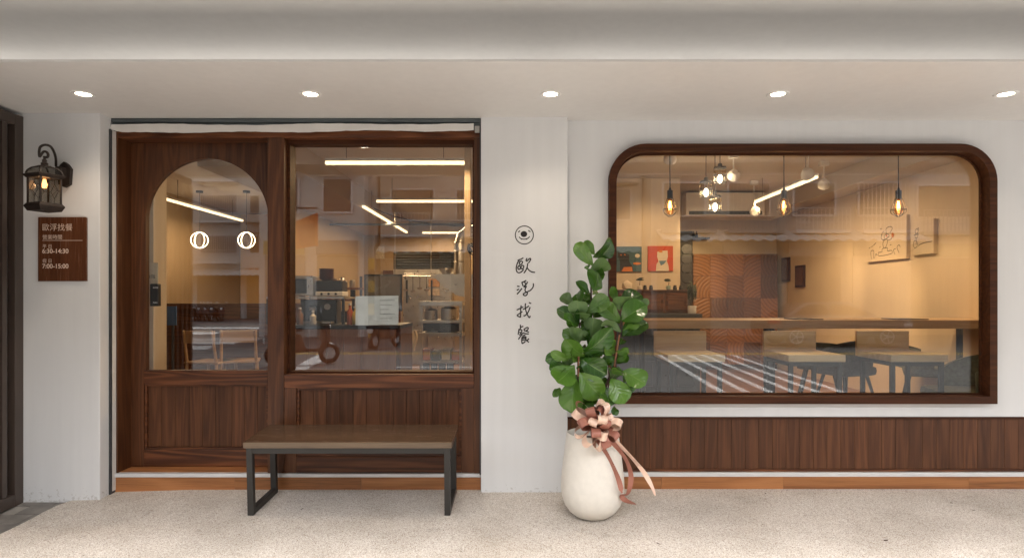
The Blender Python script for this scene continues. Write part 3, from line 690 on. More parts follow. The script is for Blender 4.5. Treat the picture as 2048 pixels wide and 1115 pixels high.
def leaf(a, b, c, d, wz, dy):
    y0 = PYc-.01+max(-.05, min(.04, dy*.6)); tipdy = -.035-abs(dy)*.5 if dy < .02 else .04
    base = lp(a, b, y0); tip = lp(c, d, y0+tipdy+rl_.uniform(-.02, .02))
    ax = tip-base; L = ax.length; ax.normalize()
    view = Vector((0, -1, 0)); wv = ax.cross(view).normalized(); nv = wv.cross(ax).normalized()
    if nv.y > 0: nv = -nv
    roll = R(rl_.uniform(-52, 52)); M = Matrix.Rotation(roll, 3, ax); wv = M@wv; nv = M@nv
    if nv.z < -.2 and rl_.random() < .5: nv = -nv
    W = wz*.00118*rl_.uniform(1.0, 1.14)/max(.75, math.cos(roll))
    nu, nvv = 16, 6; V = []; U = []; ph = rl_.uniform(0, 6); curl = rl_.uniform(.08, .5)*rl_.choice((1, 1, -1)); fold = rl_.uniform(.1, .5); wave = rl_.uniform(.03, .08)
    for i in range(nu+1):
        t = i/nu
        if t > .64: wid = W/2*math.sqrt(max(.0, 1-((t-.64)/.361)**2.3))
        else: uu = t/.64; wid = W/2*(.06+.94*math.sin(uu*math.pi/2)**1.05)*(1-.1*math.exp(-((uu-.5)/.2)**2))
        if i == 0: wid = W*.03
        for j in range(-nvv//2, nvv//2+1):
            s = j/(nvv/2)
            h = -curl*L*(t-.15)**2*1.2+fold*abs(s)*wid+wave*L*math.sin(t*9+ph+(s > 0)*1.7)*abs(s)**2*.8
            V.append(base+ax*(t*L)+wv*(s*wid)+nv*h); U.append((s, t, 0))
    m = nvv+1; Fc = [(i*m+j, i*m+j+1, (i+1)*m+j+1, (i+1)*m+j) for i in range(nu) for j in range(nvv)]
    o = mk('leaf', V, Fc, LEAF, FG, True)
    at = o.data.attributes.new('leaf_uv', 'FLOAT_VECTOR', 'POINT'); at.data.foreach_set('vector', [q for u in U for q in u])
    p = o.data.polygons[len(o.data.polygons)//2]
    if p.normal.dot(nv) < 0: o.data.flip_normals()
for q in LV: leaf(*q)
for q in range(40):
    st_ = rl_.choice((((236, 960), (240, 555)), ((302, 900), (318, 230)), ((420, 880), (490, 560)), ((300, 1020), (300, 700)))); u_ = rl_.random()
    a_, b_ = [st_[0][i]+(st_[1][i]-st_[0][i])*u_ for i in (0, 1)]; an = rl_.uniform(0, 6.28); ln = rl_.uniform(60, 105)
    leaf(a_, b_, a_+ln*math.cos(an), b_-ln*abs(math.sin(an))*.8+10, rl_.uniform(38, 66), rl_.choice((.03, .045, -.01)))

for q in range(10):
    b_ = rl_.uniform(430, 1050); half = 120+80*sstep(520, 850, b_); cxl = 300 if b_ > 560 else 320; a_ = cxl+rl_.uniform(-.75, .75)*half
    an = math.atan2(-1, (a_-cxl)/half*1.6)+rl_.uniform(-.5, .5); ln = rl_.uniform(75, 125)
    leaf(a_, b_, a_+ln*math.cos(an), b_+ln*math.sin(an), rl_.uniform(58, 92), rl_.choice((-.02, -.04, .01, .03)))
BW = thing('ribbon_bow', 'brown and champagne satin ribbon bow tied on the planter rim', 'bow', (X(1190, -.56), -.55, Z(850, -.56)))
BC = Vector((X(1190, -.53), -.555, Z(848, -.53)))
def ribbon_loop(d, L, wdt, opn, mat, c, roll):
    d = Vector(d).normalized(); n = d.orthogonal().normalized(); n = Matrix.Rotation(roll, 3, d)@n; wv = d.cross(n)
    V = []; N = 18
    for k in range(N+1):
        t = k/N; a = (t-.5)*2*math.pi*.93
        r_ = L*(.5+.5*math.cos(a)); o = opn*math.sin(a)*(.35+.65*r_/L)
        hw = wdt/2*(.3+.7*min(1, r_/L*2.6))
        p = c+d*r_+n*o
        V += [p+wv*hw, p-wv*hw]
    return mk('ribbon_loop', V, [(2*k, 2*k+1, 2*k+3, 2*k+2) for k in range(N)], mat, BW, True)
bl = [(-1, -.25, .55), (-.75, -.7, .12), (-.85, -.3, -.45), (-.45, -.6, .75), (-.35, -.9, .2), (-.5, -.8, -.55), (.0, -.6, .85), (.05, -1, .35), (.0, -.95, -.25), (-.1, -.6, -.85), (.4, -.6, .9), (.5, -.85, .3), (.45, -.85, -.35), (.4, -.5, -.8), (.9, -.35, .5), (.95, -.5, .0), (.8, -.4, -.5), (.15, -.3, .95), (-.7, -.1, .75)]
for k, d in enumerate(bl):
    ribbon_loop(d, random.uniform(.13, .165), .054, random.uniform(.03, .042), RIB1 if k % 5 in (1, 3) else RIB2, BC+Vector((random.uniform(-.02, .02), 0, random.uniform(-.02, .02))), random.uniform(0, 3.1))
def tail(pts, wd, mat):
    P = spline(pts, 6); V = []; n = len(P)
    for i, p in enumerate(P):
        t = (P[min(i+1, n-1)]-P[max(i-1, 0)]).normalized(); side = t.cross(Vector((0, -1, 0))).normalized()
        tw_ = Matrix.Rotation(R(50*math.sin(i*.22)), 3, t); side = tw_@side
        w_ = wd*(1 if i < n-2 else .5)
        V += [p+side*w_/2, p-side*w_/2]
    return mk('ribbon_tail', V, [(2*i, 2*i+1, 2*i+3, 2*i+2) for i in range(n-1)], mat, BW, True)
def bp(px, py, y): return (X(px, y), y, Z(py, y))
tail([bp(1195, 878, -.57), bp(1218, 915, -.58), bp(1236, 955, -.585), bp(1244, 985, -.585)], .03, RIB1)
tail([bp(1222, 880, -.57), bp(1250, 915, -.56), bp(1262, 950, -.55), bp(1256, 985, -.54), bp(1242, 990, -.53), bp(1252, 1000, -.52), bp(1272, 1008, -.5)], .03, RIB1)
tail([bp(1225, 876, -.57), bp(1255, 905, -.57), bp(1285, 940, -.55), bp(1302, 968, -.54), bp(1311, 990, -.53)], .028, RIB2)

# ------------------------------------------------------------------ interior shell
IZ, IC = .13, 2.85
def st(name, *a, **k): return tag(box(name, *a, **k), kind='structure')
DFL = tag(box('interior_floor', -5.2, 4.4, .205, 9.4, 0, IZ-.012, SIDEB), kind='structure')
for j in range(14):
    y0 = .21+.16*j; xx = -3.3+.5*(j % 3)
    while xx < 4.25:
        x1 = min(xx+1.2, 4.29)
        box('floor_board', xx, x1-.003, y0, y0+.157, IZ-.012, IZ, FLOORW, DFL); xx += 1.2
tag(box('interior_floor', -5.2, 4.3, 2.46, 9.3, 0, IZ-.002, FLOORW), kind='structure')
st('interior_ceiling', -5.3, 4.5, .063, 9.4, IC, IC+.02, ICEIL)
st('interior_wall_right', 4.3, 4.42, .205, 9.4, 0, IC, CREAM)
st('interior_wall_left', -5.3, -5.2, .205, 9.4, 0, IC, TAN)
st('interior_wall_back', -5.2, 4.3, 9.3, 9.4, 0, IC, TAN)
st('interior_wall_front', -5.2, -2.73, .205, .32, 0, IC, CREAM)
st('interior_lintel', -2.73, 4.3, .205, .3, 2.42, IC, CREAM)
st('interior_partition', .05, .25, .31, 9.3, 0, IC, CREAM)
st('dining_wall_left', .25, 2.13, 4.05, 9.3, 0, IC, CREAM)
st('dining_wall_back', 2.131, 4.3, 6.25, 6.35, 0, IC, CREAM)
st('ceiling_beam', 3.95, 4.3, .32, 6.25, 2.62, IC, ICEIL); st('ceiling_beam', 2.14, 3.95, 5.2, 5.64, 2.5, IC, ICEIL)
st('hall_wall', -5.19, -3.6, 7.6, 7.7, 0, IC, paint_wall('mustard_wall', (.62, .40, .14)))
st('entrance_return_wall', -2.74, X(321, .42), .33, .50, IZ, 2.6, CREAM)

# ------------------------------------------------------------------ dining room
y = 1.35
TB = thing('bar_table', 'long high ash bar table with round steel legs behind the stools', 'table', (2.7, 1.7, IZ))
box('table_top', X(1268, y), 4.29, y, y+.6, 1.015, 1.09, ASHW, TB, .004)
for px in (1525, 1545, 1280, 1905):
    lx_ = X(px, y+.15); tube('leg', [(lx_, y+.06+(.1 if px == 1545 else 0), IZ), (lx_, y+.06+(.1 if px == 1545 else 0), 1.0145)], .026, STEEL, TB, 14)
for px0_, px1_, lab in ((1590, 1645, 'left of'), (1793, 1855, 'right of')):
    box_ = thing('menu_folder', 'flat black menu folder on the bar table '+('near the middle stool' if px0_ == 1590 else 'behind the right stool'), 'menu', (X(px0_, y+.2), y+.2, 1.09))
    box('cover', X(px0_, y+.12), X(px1_, y+.12), y+.1, y+.36, 1.0905, 1.098, DKPL, box_, .002)
def stool(px_, lab):
    ys0 = .42; x0 = X(px_, ys0); w_ = .42
    t = thing('bar_stool', lab, 'stool', (x0+w_/2, ys0+.25, IZ), 'bar stools behind the round cornered window')
    zt = .868
    box('seat', x0, x0+w_, ys0, ys0+.46, zt-.052, zt, ASHL, t, .004)
    box('backrest', x0+.0, x0+w_, ys0+.462, ys0+.49, zt-.05, zt+.15, ASHW, t, .003)
    for a in (x0+.015, x0+w_-.045):
        for b in (ys0+.02, ys0+.42): box('leg', a, a+.03, b, b+.03, IZ, zt-.0525, STEEL, t, .002)
        box('side_rail', a+.001, a+.029, ys0+.051, ys0+.419, zt-.085, zt-.0535, STEEL, t); box('foot_rail', a+.004, a+.026, ys0+.051, ys0+.419, .34, .362, STEEL, t)
    for b in (ys0+.021, ys0+.421): box('cross_rail', x0+.0455, x0+w_-.0455, b, b+.028, zt-.085, zt-.0535, STEEL, t)
    box('foot_rest', x0+.0455, x0+w_-.0455, ys0+.424, ys0+.446, .34, .362, STEEL, t)
stool(1336, 'light wood bar stool nearest the fiddle leaf fig'); stool(1577, 'light wood bar stool in the middle of the three'); stool(1782, 'light wood bar stool nearest the right end of the window')
def shell_chair(px, y, rz, mat, lab, top=.9):
    x = X(px, y); t = thing('shell_chair', lab, 'chair', (x, y, IZ), 'upholstered shell chairs in the dining room')
    V = []; nA, nH = 18, 8
    for side in (0, 1):
        for i in range(nH+1):
            h = i/nH; rr = .26-.03*side+.02*h-.06*max(0, h-.7)
            for k in range(nA+1):
                a = R(-105+210*k/nA); zz = .44+(top-IZ-.44)*h*(1-.42*(abs(k/nA-.5)*2)**2.2)
                V.append((x+rr*math.sin(a), y+rr*math.cos(a)*.95, IZ+zz))
    m = nA+1; o = (nH+1)*m; Fc = []
    for i in range(nH):
        for k in range(nA):
            q = (i*m+k, i*m+k+1, (i+1)*m+k+1, (i+1)*m+k); Fc += [q, tuple(o+j for j in reversed(q))]
    for k in range(nA): Fc.append((nH*m+k, nH*m+k+1, o+nH*m+k+1, o+nH*m+k)); Fc.append((k+1, k, o+k, o+k+1))
    for i in range(nH):
        Fc.append((i*m, (i+1)*m, o+(i+1)*m, o+i*m)); Fc.append(((i+1)*m+nA, i*m+nA, o+i*m+nA, o+(i+1)*m+nA))
    mk('backrest', V, Fc, mat, t, True)
    v, f = boxvf(x-.23, x+.23, y-.25, y+.2, IZ+.36, IZ+.46, .045); mk('seat', v, f, mat, t, True)
    for a in (-1, 1):
        for b in (-1, 1): tube('leg', [(x+a*.14, y+b*.14, IZ+.362), (x+a*.22, y+b*.21, IZ)], [.018, .011], DKPL, t, 8)
    t.rotation_euler = (0, 0, rz)
shell_chair(1935, .62, R(-100), OLIVE, 'dark olive shell chair at the right edge of the big window', .86)
shell_chair(1690, 2.35, R(200), FELT, 'charcoal shell chair behind the bar table left of the right stool', .86)
shell_chair(1850, 2.3, R(60), OLIVE, 'olive shell chair seen through the legs of the right stool', .80)
shell_chair(1640, 2.9, R(150), FELT, 'charcoal shell chair farther back behind the middle stool', .80)

def cage_pendant(px, lab):
    y = .80; x = X(px, y); t = thing('cage_pendant', lab, 'pendant lamp', (x, y, 2.8), 'cage pendant lamps in the window')
    zc = lambda py: Z(py, y)
    tube('cord', [(x+.004, y, IC), (x-.002, y, (IC+zc(378))/2), (x, y, zc(376))], .004, BLACK, t, 6)
    lathe('socket', [(.006, zc(375)), (.012, zc(380)), (.022, zc(381)), (.022, zc(397)), (.016, zc(398))], (x, y, 0), plain('socket_grey', (.05, .052, .056), .5), t, 16)
    rt, rm = .026, .055
    V = [tubevf([(x+rm*math.cos(2*math.pi*k/20), y+rm*math.sin(2*math.pi*k/20), zc(419)) for k in range(20)], .0024, 5, True)]
    V.append(tubevf([(x+rt*math.cos(2*math.pi*k/14), y+rt*math.sin(2*math.pi*k/14), zc(398)) for k in range(14)], .0024, 5, True))
    for k in range(6):
        a = 2*math.pi*k/6+.3; c, s = math.cos(a), math.sin(a)
        V.append(tubevf(spline([(x+rt*c, y+rt*s, zc(398)), (x+rm*c, y+rm*s, zc(419)), (x+rm*.8*c, y+rm*.8*s, zc(427)), (x+.008*c, y+.008*s, zc(433))], 4), .0022, 5))
    mk('cage', *joinvf(V), STEEL, t, True)
    lathe('bulb', [(.012, zc(398)), (.016, zc(403)), (.030, zc(416)), (.031, zc(421)), (.02, zc(428)), (.0, zc(430))], (x, y, 0), AMBER, t, 18)
    V = []
    for k in range(5):
        a = 2*math.pi*k/5; V.append(tubevf([(x+.006*math.cos(a), y+.006*math.sin(a), zc(402)), (x+.010*math.cos(a+.3), y+.010*math.sin(a+.3), zc(419))], .0016, 5))
    mk('filament', *joinvf(V), E_FIL, t)
    lamp('bulb_lamp', 'POINT', (x, y, zc(412)), 1.2, (1, .60, .28), t, shadow_soft_size=.03)
cage_pendant(1340, 'cage pendant bulb hanging nearest the left side of the big window'); cage_pendant(1568, 'cage pendant bulb hanging in the middle of the big window'); cage_pendant(1797, 'cage pendant bulb hanging nearest the right side of the big window')
def crystal(px, py0, py1, y, lab):
    x = X(px, y); t = thing('crystal_pendant', lab, 'pendant lamp', (x, y, 2.8), 'crystal pendant cluster')
    z1, z0 = Z(py0, y), Z(py1, y); r_ = 12/S(y)
    tube('cord', [(x, y, IC), (x, y, z1+.05)], .004, BLACK, t, 6)
    lathe('cap', [(.015, z1+.05), (.022, z1+.04), (.022, z1+.012), (r_, z1+.01), (r_, z1)], (x, y, 0), STEEL, t, 18)
    for zz in (z1-.005, (z0+z1)/2, z0+.003): tube('band', [(x+r_*math.cos(2*math.pi*k/20), y+r_*math.sin(2*math.pi*k/20), zz) for k in range(20)], .004, STEEL, t, 5, True)
    for row in range(2):
        za = z1-.008-row*(z1-z0)/2
        V = []
        for k in range(14):
            a = 2*math.pi*k/14; c = Vector((x+r_*.93*math.cos(a), y+r_*.93*math.sin(a), 0)); h = (z1-z0)/2-.014
            V.append(lathevf([(.002, za-h), (.009, za-h+.015), (.009, za-.015), (.002, za)], c, 5))
        mk('crystal_row', *joinvf(V), CGLASS, t)
    lathe('bulb', [(.0, z0-.01), (.022, z0+.012), (.028, z0+.04), (.012, z0+.08)], (x, y, 0), E_CRY, t, 14)
    lamp('bulb_lamp', 'POINT', (x, y, z0+.035), 5, WARM2, t, shadow_soft_size=.04)
crystal(1412, 364, 392, 2.6, 'lit crystal drum pendant hanging left in the cluster'); crystal(1440, 336, 365, 2.5, 'lit crystal drum pendant hanging highest in the cluster'); crystal(1430, 393, 421, 2.7, 'lit crystal drum pendant hanging lowest in the cluster')
def led(name, a, b, lab, watts):
    a, b = Vector(a), Vector(b); t = thing('led_batten', lab, 'ceiling light', tuple((a+b)/2), 'linear battens on the ceiling')
    dx, dy = (b-a).x/2, (b-a).y/2; c = (a+b)/2; hw = .02
    box('housing', c.x-max(abs(dx), hw), c.x+max(abs(dx), hw), c.y-max(abs(dy), hw), c.y+max(abs(dy), hw), c.z+.013, c.z+.04, PLWHITE, t)
    box('diffuser', c.x-max(abs(dx), hw), c.x+max(abs(dx), hw), c.y-max(abs(dy), hw), c.y+max(abs(dy), hw), c.z-.016, c.z+.0125, E_LED, t, .006)
    for s in (-.7, .7): tube('hanger', [(c.x+dx*s, c.y+dy*s, c.z+.04), (c.x+dx*s, c.y+dy*s, IC)], .003, BLACK, t, 5)
    L = (b-a).length; o = lamp('batten_lamp', 'AREA', (c.x, c.y, c.z-.02), watts, WARM, t, shape='RECTANGLE', size=.05, size_y=L)
    if abs(dx) > abs(dy): o.rotation_euler = (0, 0, R(90))
LZ = 2.55
led('a', (X(651, 1.7), 1.7, LZ), (X(929, 1.7), 1.7, LZ), 'long warm light batten nearest the square window', 20)
led('b', (X(753, 4.04), 4.04, LZ), (X(960, 4.04), 4.04, LZ), 'second warm batten across the kitchen ceiling', 22)
led('c', (-2.13, 4.5, LZ), (-2.13, 7.9, LZ), 'warm batten running back along the kitchen ceiling', 24)
led('d', (X(845, 8.0), 8.0, LZ), (X(955, 8.0), 8.0, LZ), 'farthest warm batten above the kitchen vent', 14)
led('e', (-4.5, 3.8, LZ), (-4.5, 6.1, LZ), 'warm batten seen through the arched door', 15)
led('f', (3.2, 2.54, 2.58), (3.2, 4.3, 2.58), 'warm batten on the dining room ceiling track', 24)
def track_spot(px, py, y, aim, lab, watts, sz=38):
    x, z = X(px, y), Z(py, y); t = thing('track_spot', lab, 'spotlight', (x, y, 2.8), 'white track spotlights')
    d = (Vector(aim)-Vector((x, y, z))).normalized(); p = Vector((x, y, z))
    V = []; n = d.orthogonal().normalized(); m = d.cross(n)
    tubeV, tubeF = tubevf([p-d*.09, p-d*.05, p-d*.02, p], [.03, .06, .068, .068], 18); mk('head', tubeV, tubeF, PLWHITE, t, True)
    tv, tf = tubevf([p+d*.001, p+d*.004], .058, 18); mk('lens', tv, tf, E_SPOT, t)
    tube('yoke', [p-d*.04, (x, y, z+.13), (x, y, IC-.06)], .008, PLWHITE, t, 6); box('driver', x-.05, x+.05, y-.03, y+.03, IC-.06, IC-.002, PLWHITE, t, .004)
    lamp('spot_lamp', 'SPOT', p+d*.02, watts, WARM, t, spot_size=R(sz), spot_blend=.7, shadow_soft_size=.04, aim=aim)
track_spot(1617, 352, 2.2, (4.25, 3.4, .9), 'white track spotlight above the middle pendant', 60, 55)
track_spot(1467, 352, 2.6, (2.9, 6.2, 1.4), 'white track spotlight beside the crystal cluster', 70, 40)
track_spot(1648, 372, 3.0, (4.25, 4.7, .9), 'small white track spotlight right of the dining batten', 55, 50)
track_spot(1508, 425, 4.2, (2.75, 6.2, 1.5), 'small white track spotlight at the far end of the track', 40, 40)
track_spot(1755, 300, 1.4, (4.25, 2.2, .9), 'white track spotlight hidden above the right pendant', 45, 55)
track_spot(1340, 320, 2.3, (1.75, 4.05, 1.6), 'white track spotlight aimed at the cat paintings', 45, 60)
# wall pictures
def canvas(name, x0, x1, z0, z1, y, mat, lab):
    t = thing(name, lab, 'painting', ((x0+x1)/2, y, z0)); box('canvas', x0, x1, y-.03, y, z0, z1, mat, t, .002); return t
yb = 4.049; yq = yb-.031
TEAL = plain('teal_paint', (.05, .11, .12), .6); REDP = plain('red_paint', (.55, .07, .025), .6); CWH = plain('cream_paint', (.72, .62, .48), .6); ORNG = plain('orange_paint', (.65, .2, .03), .6)
def zq(pts, ox, oy): return [(X(1210+(ox+a)/3.98, yq), Z(280+(oy+b)/3.98, yq)) for a, b in pts]
t = canvas('cat_painting', X(1232.5, yb), X(1282.5, yb), Z(543, yb), Z(493, yb), yb, TEAL, 'square teal painting of a black cat frying an egg')
O3, U3, V3 = (0, yq, 0), (1, 0, 0), (0, 0, 1)
blade('painted_cat', zq([(120,1045),(118,960),(105,930),(100,885),(118,898),(150,895),(195,912),(190,960),(215,1000),(225,1045)][::-1], 0, 0), O3, U3, V3, BLACK, t, .001)
blade('painted_apron', zq([(130,1045),(150,1010),(215,1008),(220,1045)][::-1], 0, 0), O3, U3, V3, ORNG, t, .002)
blade('painted_egg', zq(ell(258, 920, 20, 16, 12), 0, 0)[::-1], O3, U3, V3, CWH, t, .002); blade('painted_pan', zq(ell(255, 982, 32, 10, 12), 0, 0)[::-1], O3, U3, V3, ORNG, t, .002)
blade('painted_eye', zq(ell(128, 914, 5, 5, 8), 0, 0)[::-1], O3, U3, V3, ORNG, t, .003); blade('painted_eye', zq(ell(158, 912, 5, 5, 8), 0, 0)[::-1], O3, U3, V3, ORNG, t, .003)
t = canvas('cat_painting', X(1295, yb), X(1345, yb), Z(542, yb), Z(492, yb), yb, REDP, 'square red painting of a white cat with an egg on its head')
blade('painted_cat', zq([(405,1042),(410,985),(425,965),(415,930),(415,890),(440,878),(480,880),(498,878),(500,930),(492,960),(505,1000),(510,1042)][::-1], 0, 0), O3, U3, V3, CWH, t, .001)
blade('painted_scarf', zq([(428,960),(490,958),(470,985),(445,998)][::-1], 0, 0), O3, U3, V3, plain('blue_paint', (.12, .22, .3), .6), t, .002); blade('painted_yolk', zq(ell(442, 886, 16, 9, 12), 0, 0)[::-1], O3, U3, V3, ORNG, t, .002)
def wall_canvas(y0, y1, z0, z1, lab, mat=None):
    t = thing('line_drawing', lab, 'picture', (4.29, (y0+y1)/2, z0)); box('canvas', 4.26, 4.299, y1, y0, z0, z1, mat or CREAM, t, .002); return t
t = wall_canvas(3.5, 2.7, 1.72, 2.2, 'cream canvas with line drawing of a clown cook on a podium')
# drawing coordinates in zoom pixels of the photo, mapped onto the canvas face
def dr(lst, y0, y1, px0, px1, py0, py1, z0, z1): return [[((a-px0)/(px1-px0)*(y0-y1), z0+(py1-b)/(py1-py0)*(z1-z0)) for a, b in l] for l in lst]
D1 = [[(650,890),(650,928),(745,920),(745,890),(715,892),(715,862),(675,865),(675,892),(650,895)],[(690,862),(680,825),(690,790),(715,785),(712,825),(700,862)],[(720,762),(700,782),(690,760),(700,738),(722,738),(728,758),(718,770)],[(708,735),(705,700),(710,680),(735,672),(752,690),(745,708),(735,728)],
 [(690,785),(668,770),(675,720),(690,705)],[(716,795),(740,790),(750,770)],[(590,950),(585,880),(600,868),(610,880),(605,948)],[(615,945),(625,905),(636,920)],[(770,928),(760,890),(775,880)],[(800,920),(785,870),(800,850),(808,870)],[(570,845),(580,835)],[(590,835),(600,825)],[(608,822),(626,800)],[(660,680),(672,676)],[(735,840),(745,838)],[(655,848),(662,845)]]
strokes('drawn_line', dr(D1, 3.46, 2.74, 560, 835, 610, 960, 1.74, 2.18), (4.26, 3.46, 0), (0, -1, 0), (0, 0, 1), .0075, BLACK, t, .001, 3)
blade('drawn_nose', [( (709-560)/275*.72+.012*math.cos(a), 1.74+(960-750)/350*.44+.013*math.sin(a)) for a in [k*.6 for k in range(10)]], (4.26, 3.46, 0), (0, -1, 0), (0, 0, 1), REDP, t, .002)
blade('drawn_yolk', [((755-560)/275*.72+.025*math.cos(a), 1.74+(960-755)/350*.44+.03*math.sin(a)) for a in [k*.6 for k in range(10)]], (4.26, 3.46, 0), (0, -1, 0), (0, 0, 1), ORNG, t, .002)
t = wall_canvas(2.62, 2.25, 1.744, 2.1, 'smaller cream canvas with line drawing of a clown on a unicycle')
wh = [(920+22*math.cos(k*.5), 815+30*math.sin(k*.5)) for k in range(14)]
D2 = [wh, [(930,815),(930,765)], [(920,765),(918,735),(945,732),(943,762),(920,765)], [(905,740),(958,738)], [(925,728),(918,705),(935,692),(950,705),(945,725),(928,730)], [(940,695),(955,685),(952,708)], [(948,832),(1000,815),(1095,810)]]
strokes('drawn_line', dr(D2, 2.6, 2.27, 885, 1095, 640, 900, 1.75, 2.09), (4.26, 2.6, 0), (0, -1, 0), (0, 0, 1), .006, BLACK, t, .001, 3)
for y0, y1, z0, z1, lb in ((6.0, 5.72, 1.55, 1.93, 'farther'), (5.5, 5.2, 1.45, 1.78, 'nearer')):
    t = thing('dark_frame', lb+' small dark framed picture on the right dining wall', 'picture', (4.28, y0, z0)); box('frame', 4.27, 4.299, y1, y0, z0, z1, OAKD, t, .003); box('print', 4.266, 4.2695, y1+.03, y0-.03, z0+.03, z1-.03, plain('print_'+lb, (.12, .05, .025), .5, .8, nscale=40), t)
# carved cabinet
CB = thing('carved_cabinet', 'tall cabinet of carved wave patterned wood panels on back wall', 'cabinet', (3.4, 6.1, IZ))
cx0, cx1, cz1 = X(1387, 6.0), 4.22, Z(507, 6.0); yc = 6.05
box('carcass', cx0, cx1, yc, 6.245, IZ, cz1, OAKD, CB)
ncol, nrow = 5, 5; cw = (cx1-cx0)/ncol; ch = (cz1-IZ-.08)/nrow
cms = [carved_mat('carved_%d' % k, (.20, .085, .029), (.28, .125, .043), (random.uniform(-.4, .4), random.uniform(-.2, .2), random.uniform(-.5, .5))) for k in range(6)]
for c in range(ncol):
    for r_ in range(nrow):
        p_ = random.uniform(0, .012); box('carved_panel', cx0+c*cw+.002, cx0+(c+1)*cw-.002, yc-.03-p_, yc-.0005, IZ+.08+r_*ch+.002, IZ+.08+(r_+1)*ch-.002, random.choice(cms), CB, .003)
t = thing('blackboard', 'narrow black board with round plates beside the carved cabinet', 'board', (X(1372, 5.9), 5.9, 1.2))
box('panel', 2.553, X(1385, 5.95), 5.94, 5.96, IZ, Z(462, 5.95), BLACK, t, .003)
for k in range(4): lathe('plate', [(0, .0), (.07, .003), (.085, .012), (.09, .012), (.085, 0)], (X(1373, 5.93), 5.92, Z(498+19*k, 5.93)), DKPL, t, 20, 'y')
t = thing('wall_shelf', 'small dark shelf with bottles above the carved cabinet', 'shelf', (2.9, 6.2, 2.15)); zsf = Z(475, 6.1)
box('board', X(1386, 6.1), X(1418, 6.1), 6.05, 6.249, zsf-.02, zsf, DKPL, t)
for px in (1389, 1395):
    tt = thing('small_bottle', 'dark small bottle on the wall shelf, '+('left one' if px == 1389 else 'right one'), 'bottle', (X(px, 6.1), 6.15, zsf)); lathe('glass', [(.022, 0), (.022, .06), (.008, .08), (.008, .11)], (X(px, 6.1), 6.15, zsf+.0005), DKPL, tt, 12)
t = thing('air_conditioner', 'white wall air conditioner above the cabinet in the dining room', 'air conditioner', (2.9, 5.1, 2.2))
box('body', X(1372, 4.95), X(1530, 4.95), 4.95, 5.195, Z(430, 4.95), Z(384, 4.95), PLWHITE, t, .02); box('louvre', X(1378, 4.95), X(1524, 4.95), 4.944, 4.951, Z(429, 4.95), Z(422, 4.95), GREYP, t)
# grey counter with sideboard and its things
gy = 3.35
GC = thing('grey_counter', 'grey painted panelled counter cabinet behind the fig', 'cabinet', (X(1317, gy), gy+.3, IZ))
gx0, gx1 = X(1225, gy), X(1401, gy); gz = Z(640, gy)
box('carcass', gx0, gx1, gy+.02, gy+.65, IZ, gz, GREYP, GC, .003); box('worktop', gx0-.01, gx1+.02, gy-.02, gy+.67, gz+.0005, Z(627, gy), GREYP, GC, .006)
nd = 4
for k in range(nd):
    a = gx0+.03+(gx1-gx0-.06)/nd*k; b = a+(gx1-gx0-.06)/nd-.015
    for z0_, z1_ in ((IZ+.07, IZ+.40), (IZ+.42, IZ+.62), (IZ+.64, gz-.03)):
        d_ = prism('drawer_front', [(a, z0_), (b, z0_), (b, z1_), (a, z1_)], [[(a+.03, z0_+.03), (a+.03, z1_-.03), (b-.03, z1_-.03), (b-.03, z0_+.03)]], gy, gy+.0195, GREYP, GC)
        lathe('knob', [(.006, 0), (.006, -.012), (.014, -.018), (.0, -.028)], ((a+b)/2, gy+.015, (z0_+z1_)/2), STEEL, d_, 10, 'y')
sz0 = Z(627, gy)+.001
SBD = thing('vintage_sideboard', 'low brown vintage sideboard standing on the grey counter', 'sideboard', (X(1310, 3.6), 3.75, sz0))
sx0, sx1, sz1 = X(1236, 3.6), X(1376, 3.6), Z(582, 3.6)
box('carcass', sx0, sx1, 3.62, 3.95, sz0, sz1, SIDEB, SBD, .004); box('top', sx0-.01, sx1+.01, 3.595, 3.96, sz1+.0005, sz1+.018, SIDEB, SBD, .003)
for k in range(3):
    a = sx0+(sx1-sx0)/3*k+.015; b = a+(sx1-sx0)/3-.03; dd = box('drawer_front', a, b, 3.605, 3.6195, sz0+.02, sz1-.02, OAKH, SBD, .003); box('inset', a+.03, b-.03, 3.6, 3.6045, sz0+.05, sz1-.05, SIDEB, dd)
zt = sz1+.0185
def bonsai(px, lab, h, mat, foli):
    x = X(px, 3.75); t = thing('small_plant', lab, 'plant', (x, 3.75, zt)); lathe('pot', [(.02, 0), (.03, .01), (.028, .05), (.02, .055)], (x, 3.75, zt+.0005), mat, t, 14)
    tube('stem', [(x, 3.75, zt+.05), (x+.006, 3.75, zt+h*.75)], .004, BARK, t, 5)
    V = [lathevf([(.0, -.008), (.03, -.004), (.034, .004), (.0, .012)], (x+random.uniform(-.025, .025), 3.75+random.uniform(-.02, .02), zt+h*.8+random.uniform(0, .03)), 8) for k in range(6)]
    mk('foliage', *joinvf(V), foli, t, True)
DGR = plain('dark_green_leaf', (.03, .05, .025), .6, .4)
bonsai(1279, 'tiny bonsai in round pot on sideboard, left one', .15, CWH, DGR); bonsai(1337, 'tiny bonsai in pale pot on sideboard, right one', .13, plain('celadon', (.25, .33, .27), .3), DGR)
for px, lb in ((1290, 'leftmost'), (1302, 'second from left'), (1350, 'third from left'), (1362, 'rightmost')):
    t = thing('glass_jar', 'small dark glass jar on sideboard, '+lb+' of the four', 'jar', (X(px, 3.7), 3.7, zt)); lathe('glass', [(.024, 0), (.026, .03), (.018, .042)], (X(px, 3.7), 3.7, zt+.0005), DKPL, t, 12); lathe('lid', [(.02, .0425), (.02, .055), (.006, .06)], (X(px, 3.7), 3.7, zt), STEEL, t, 12)
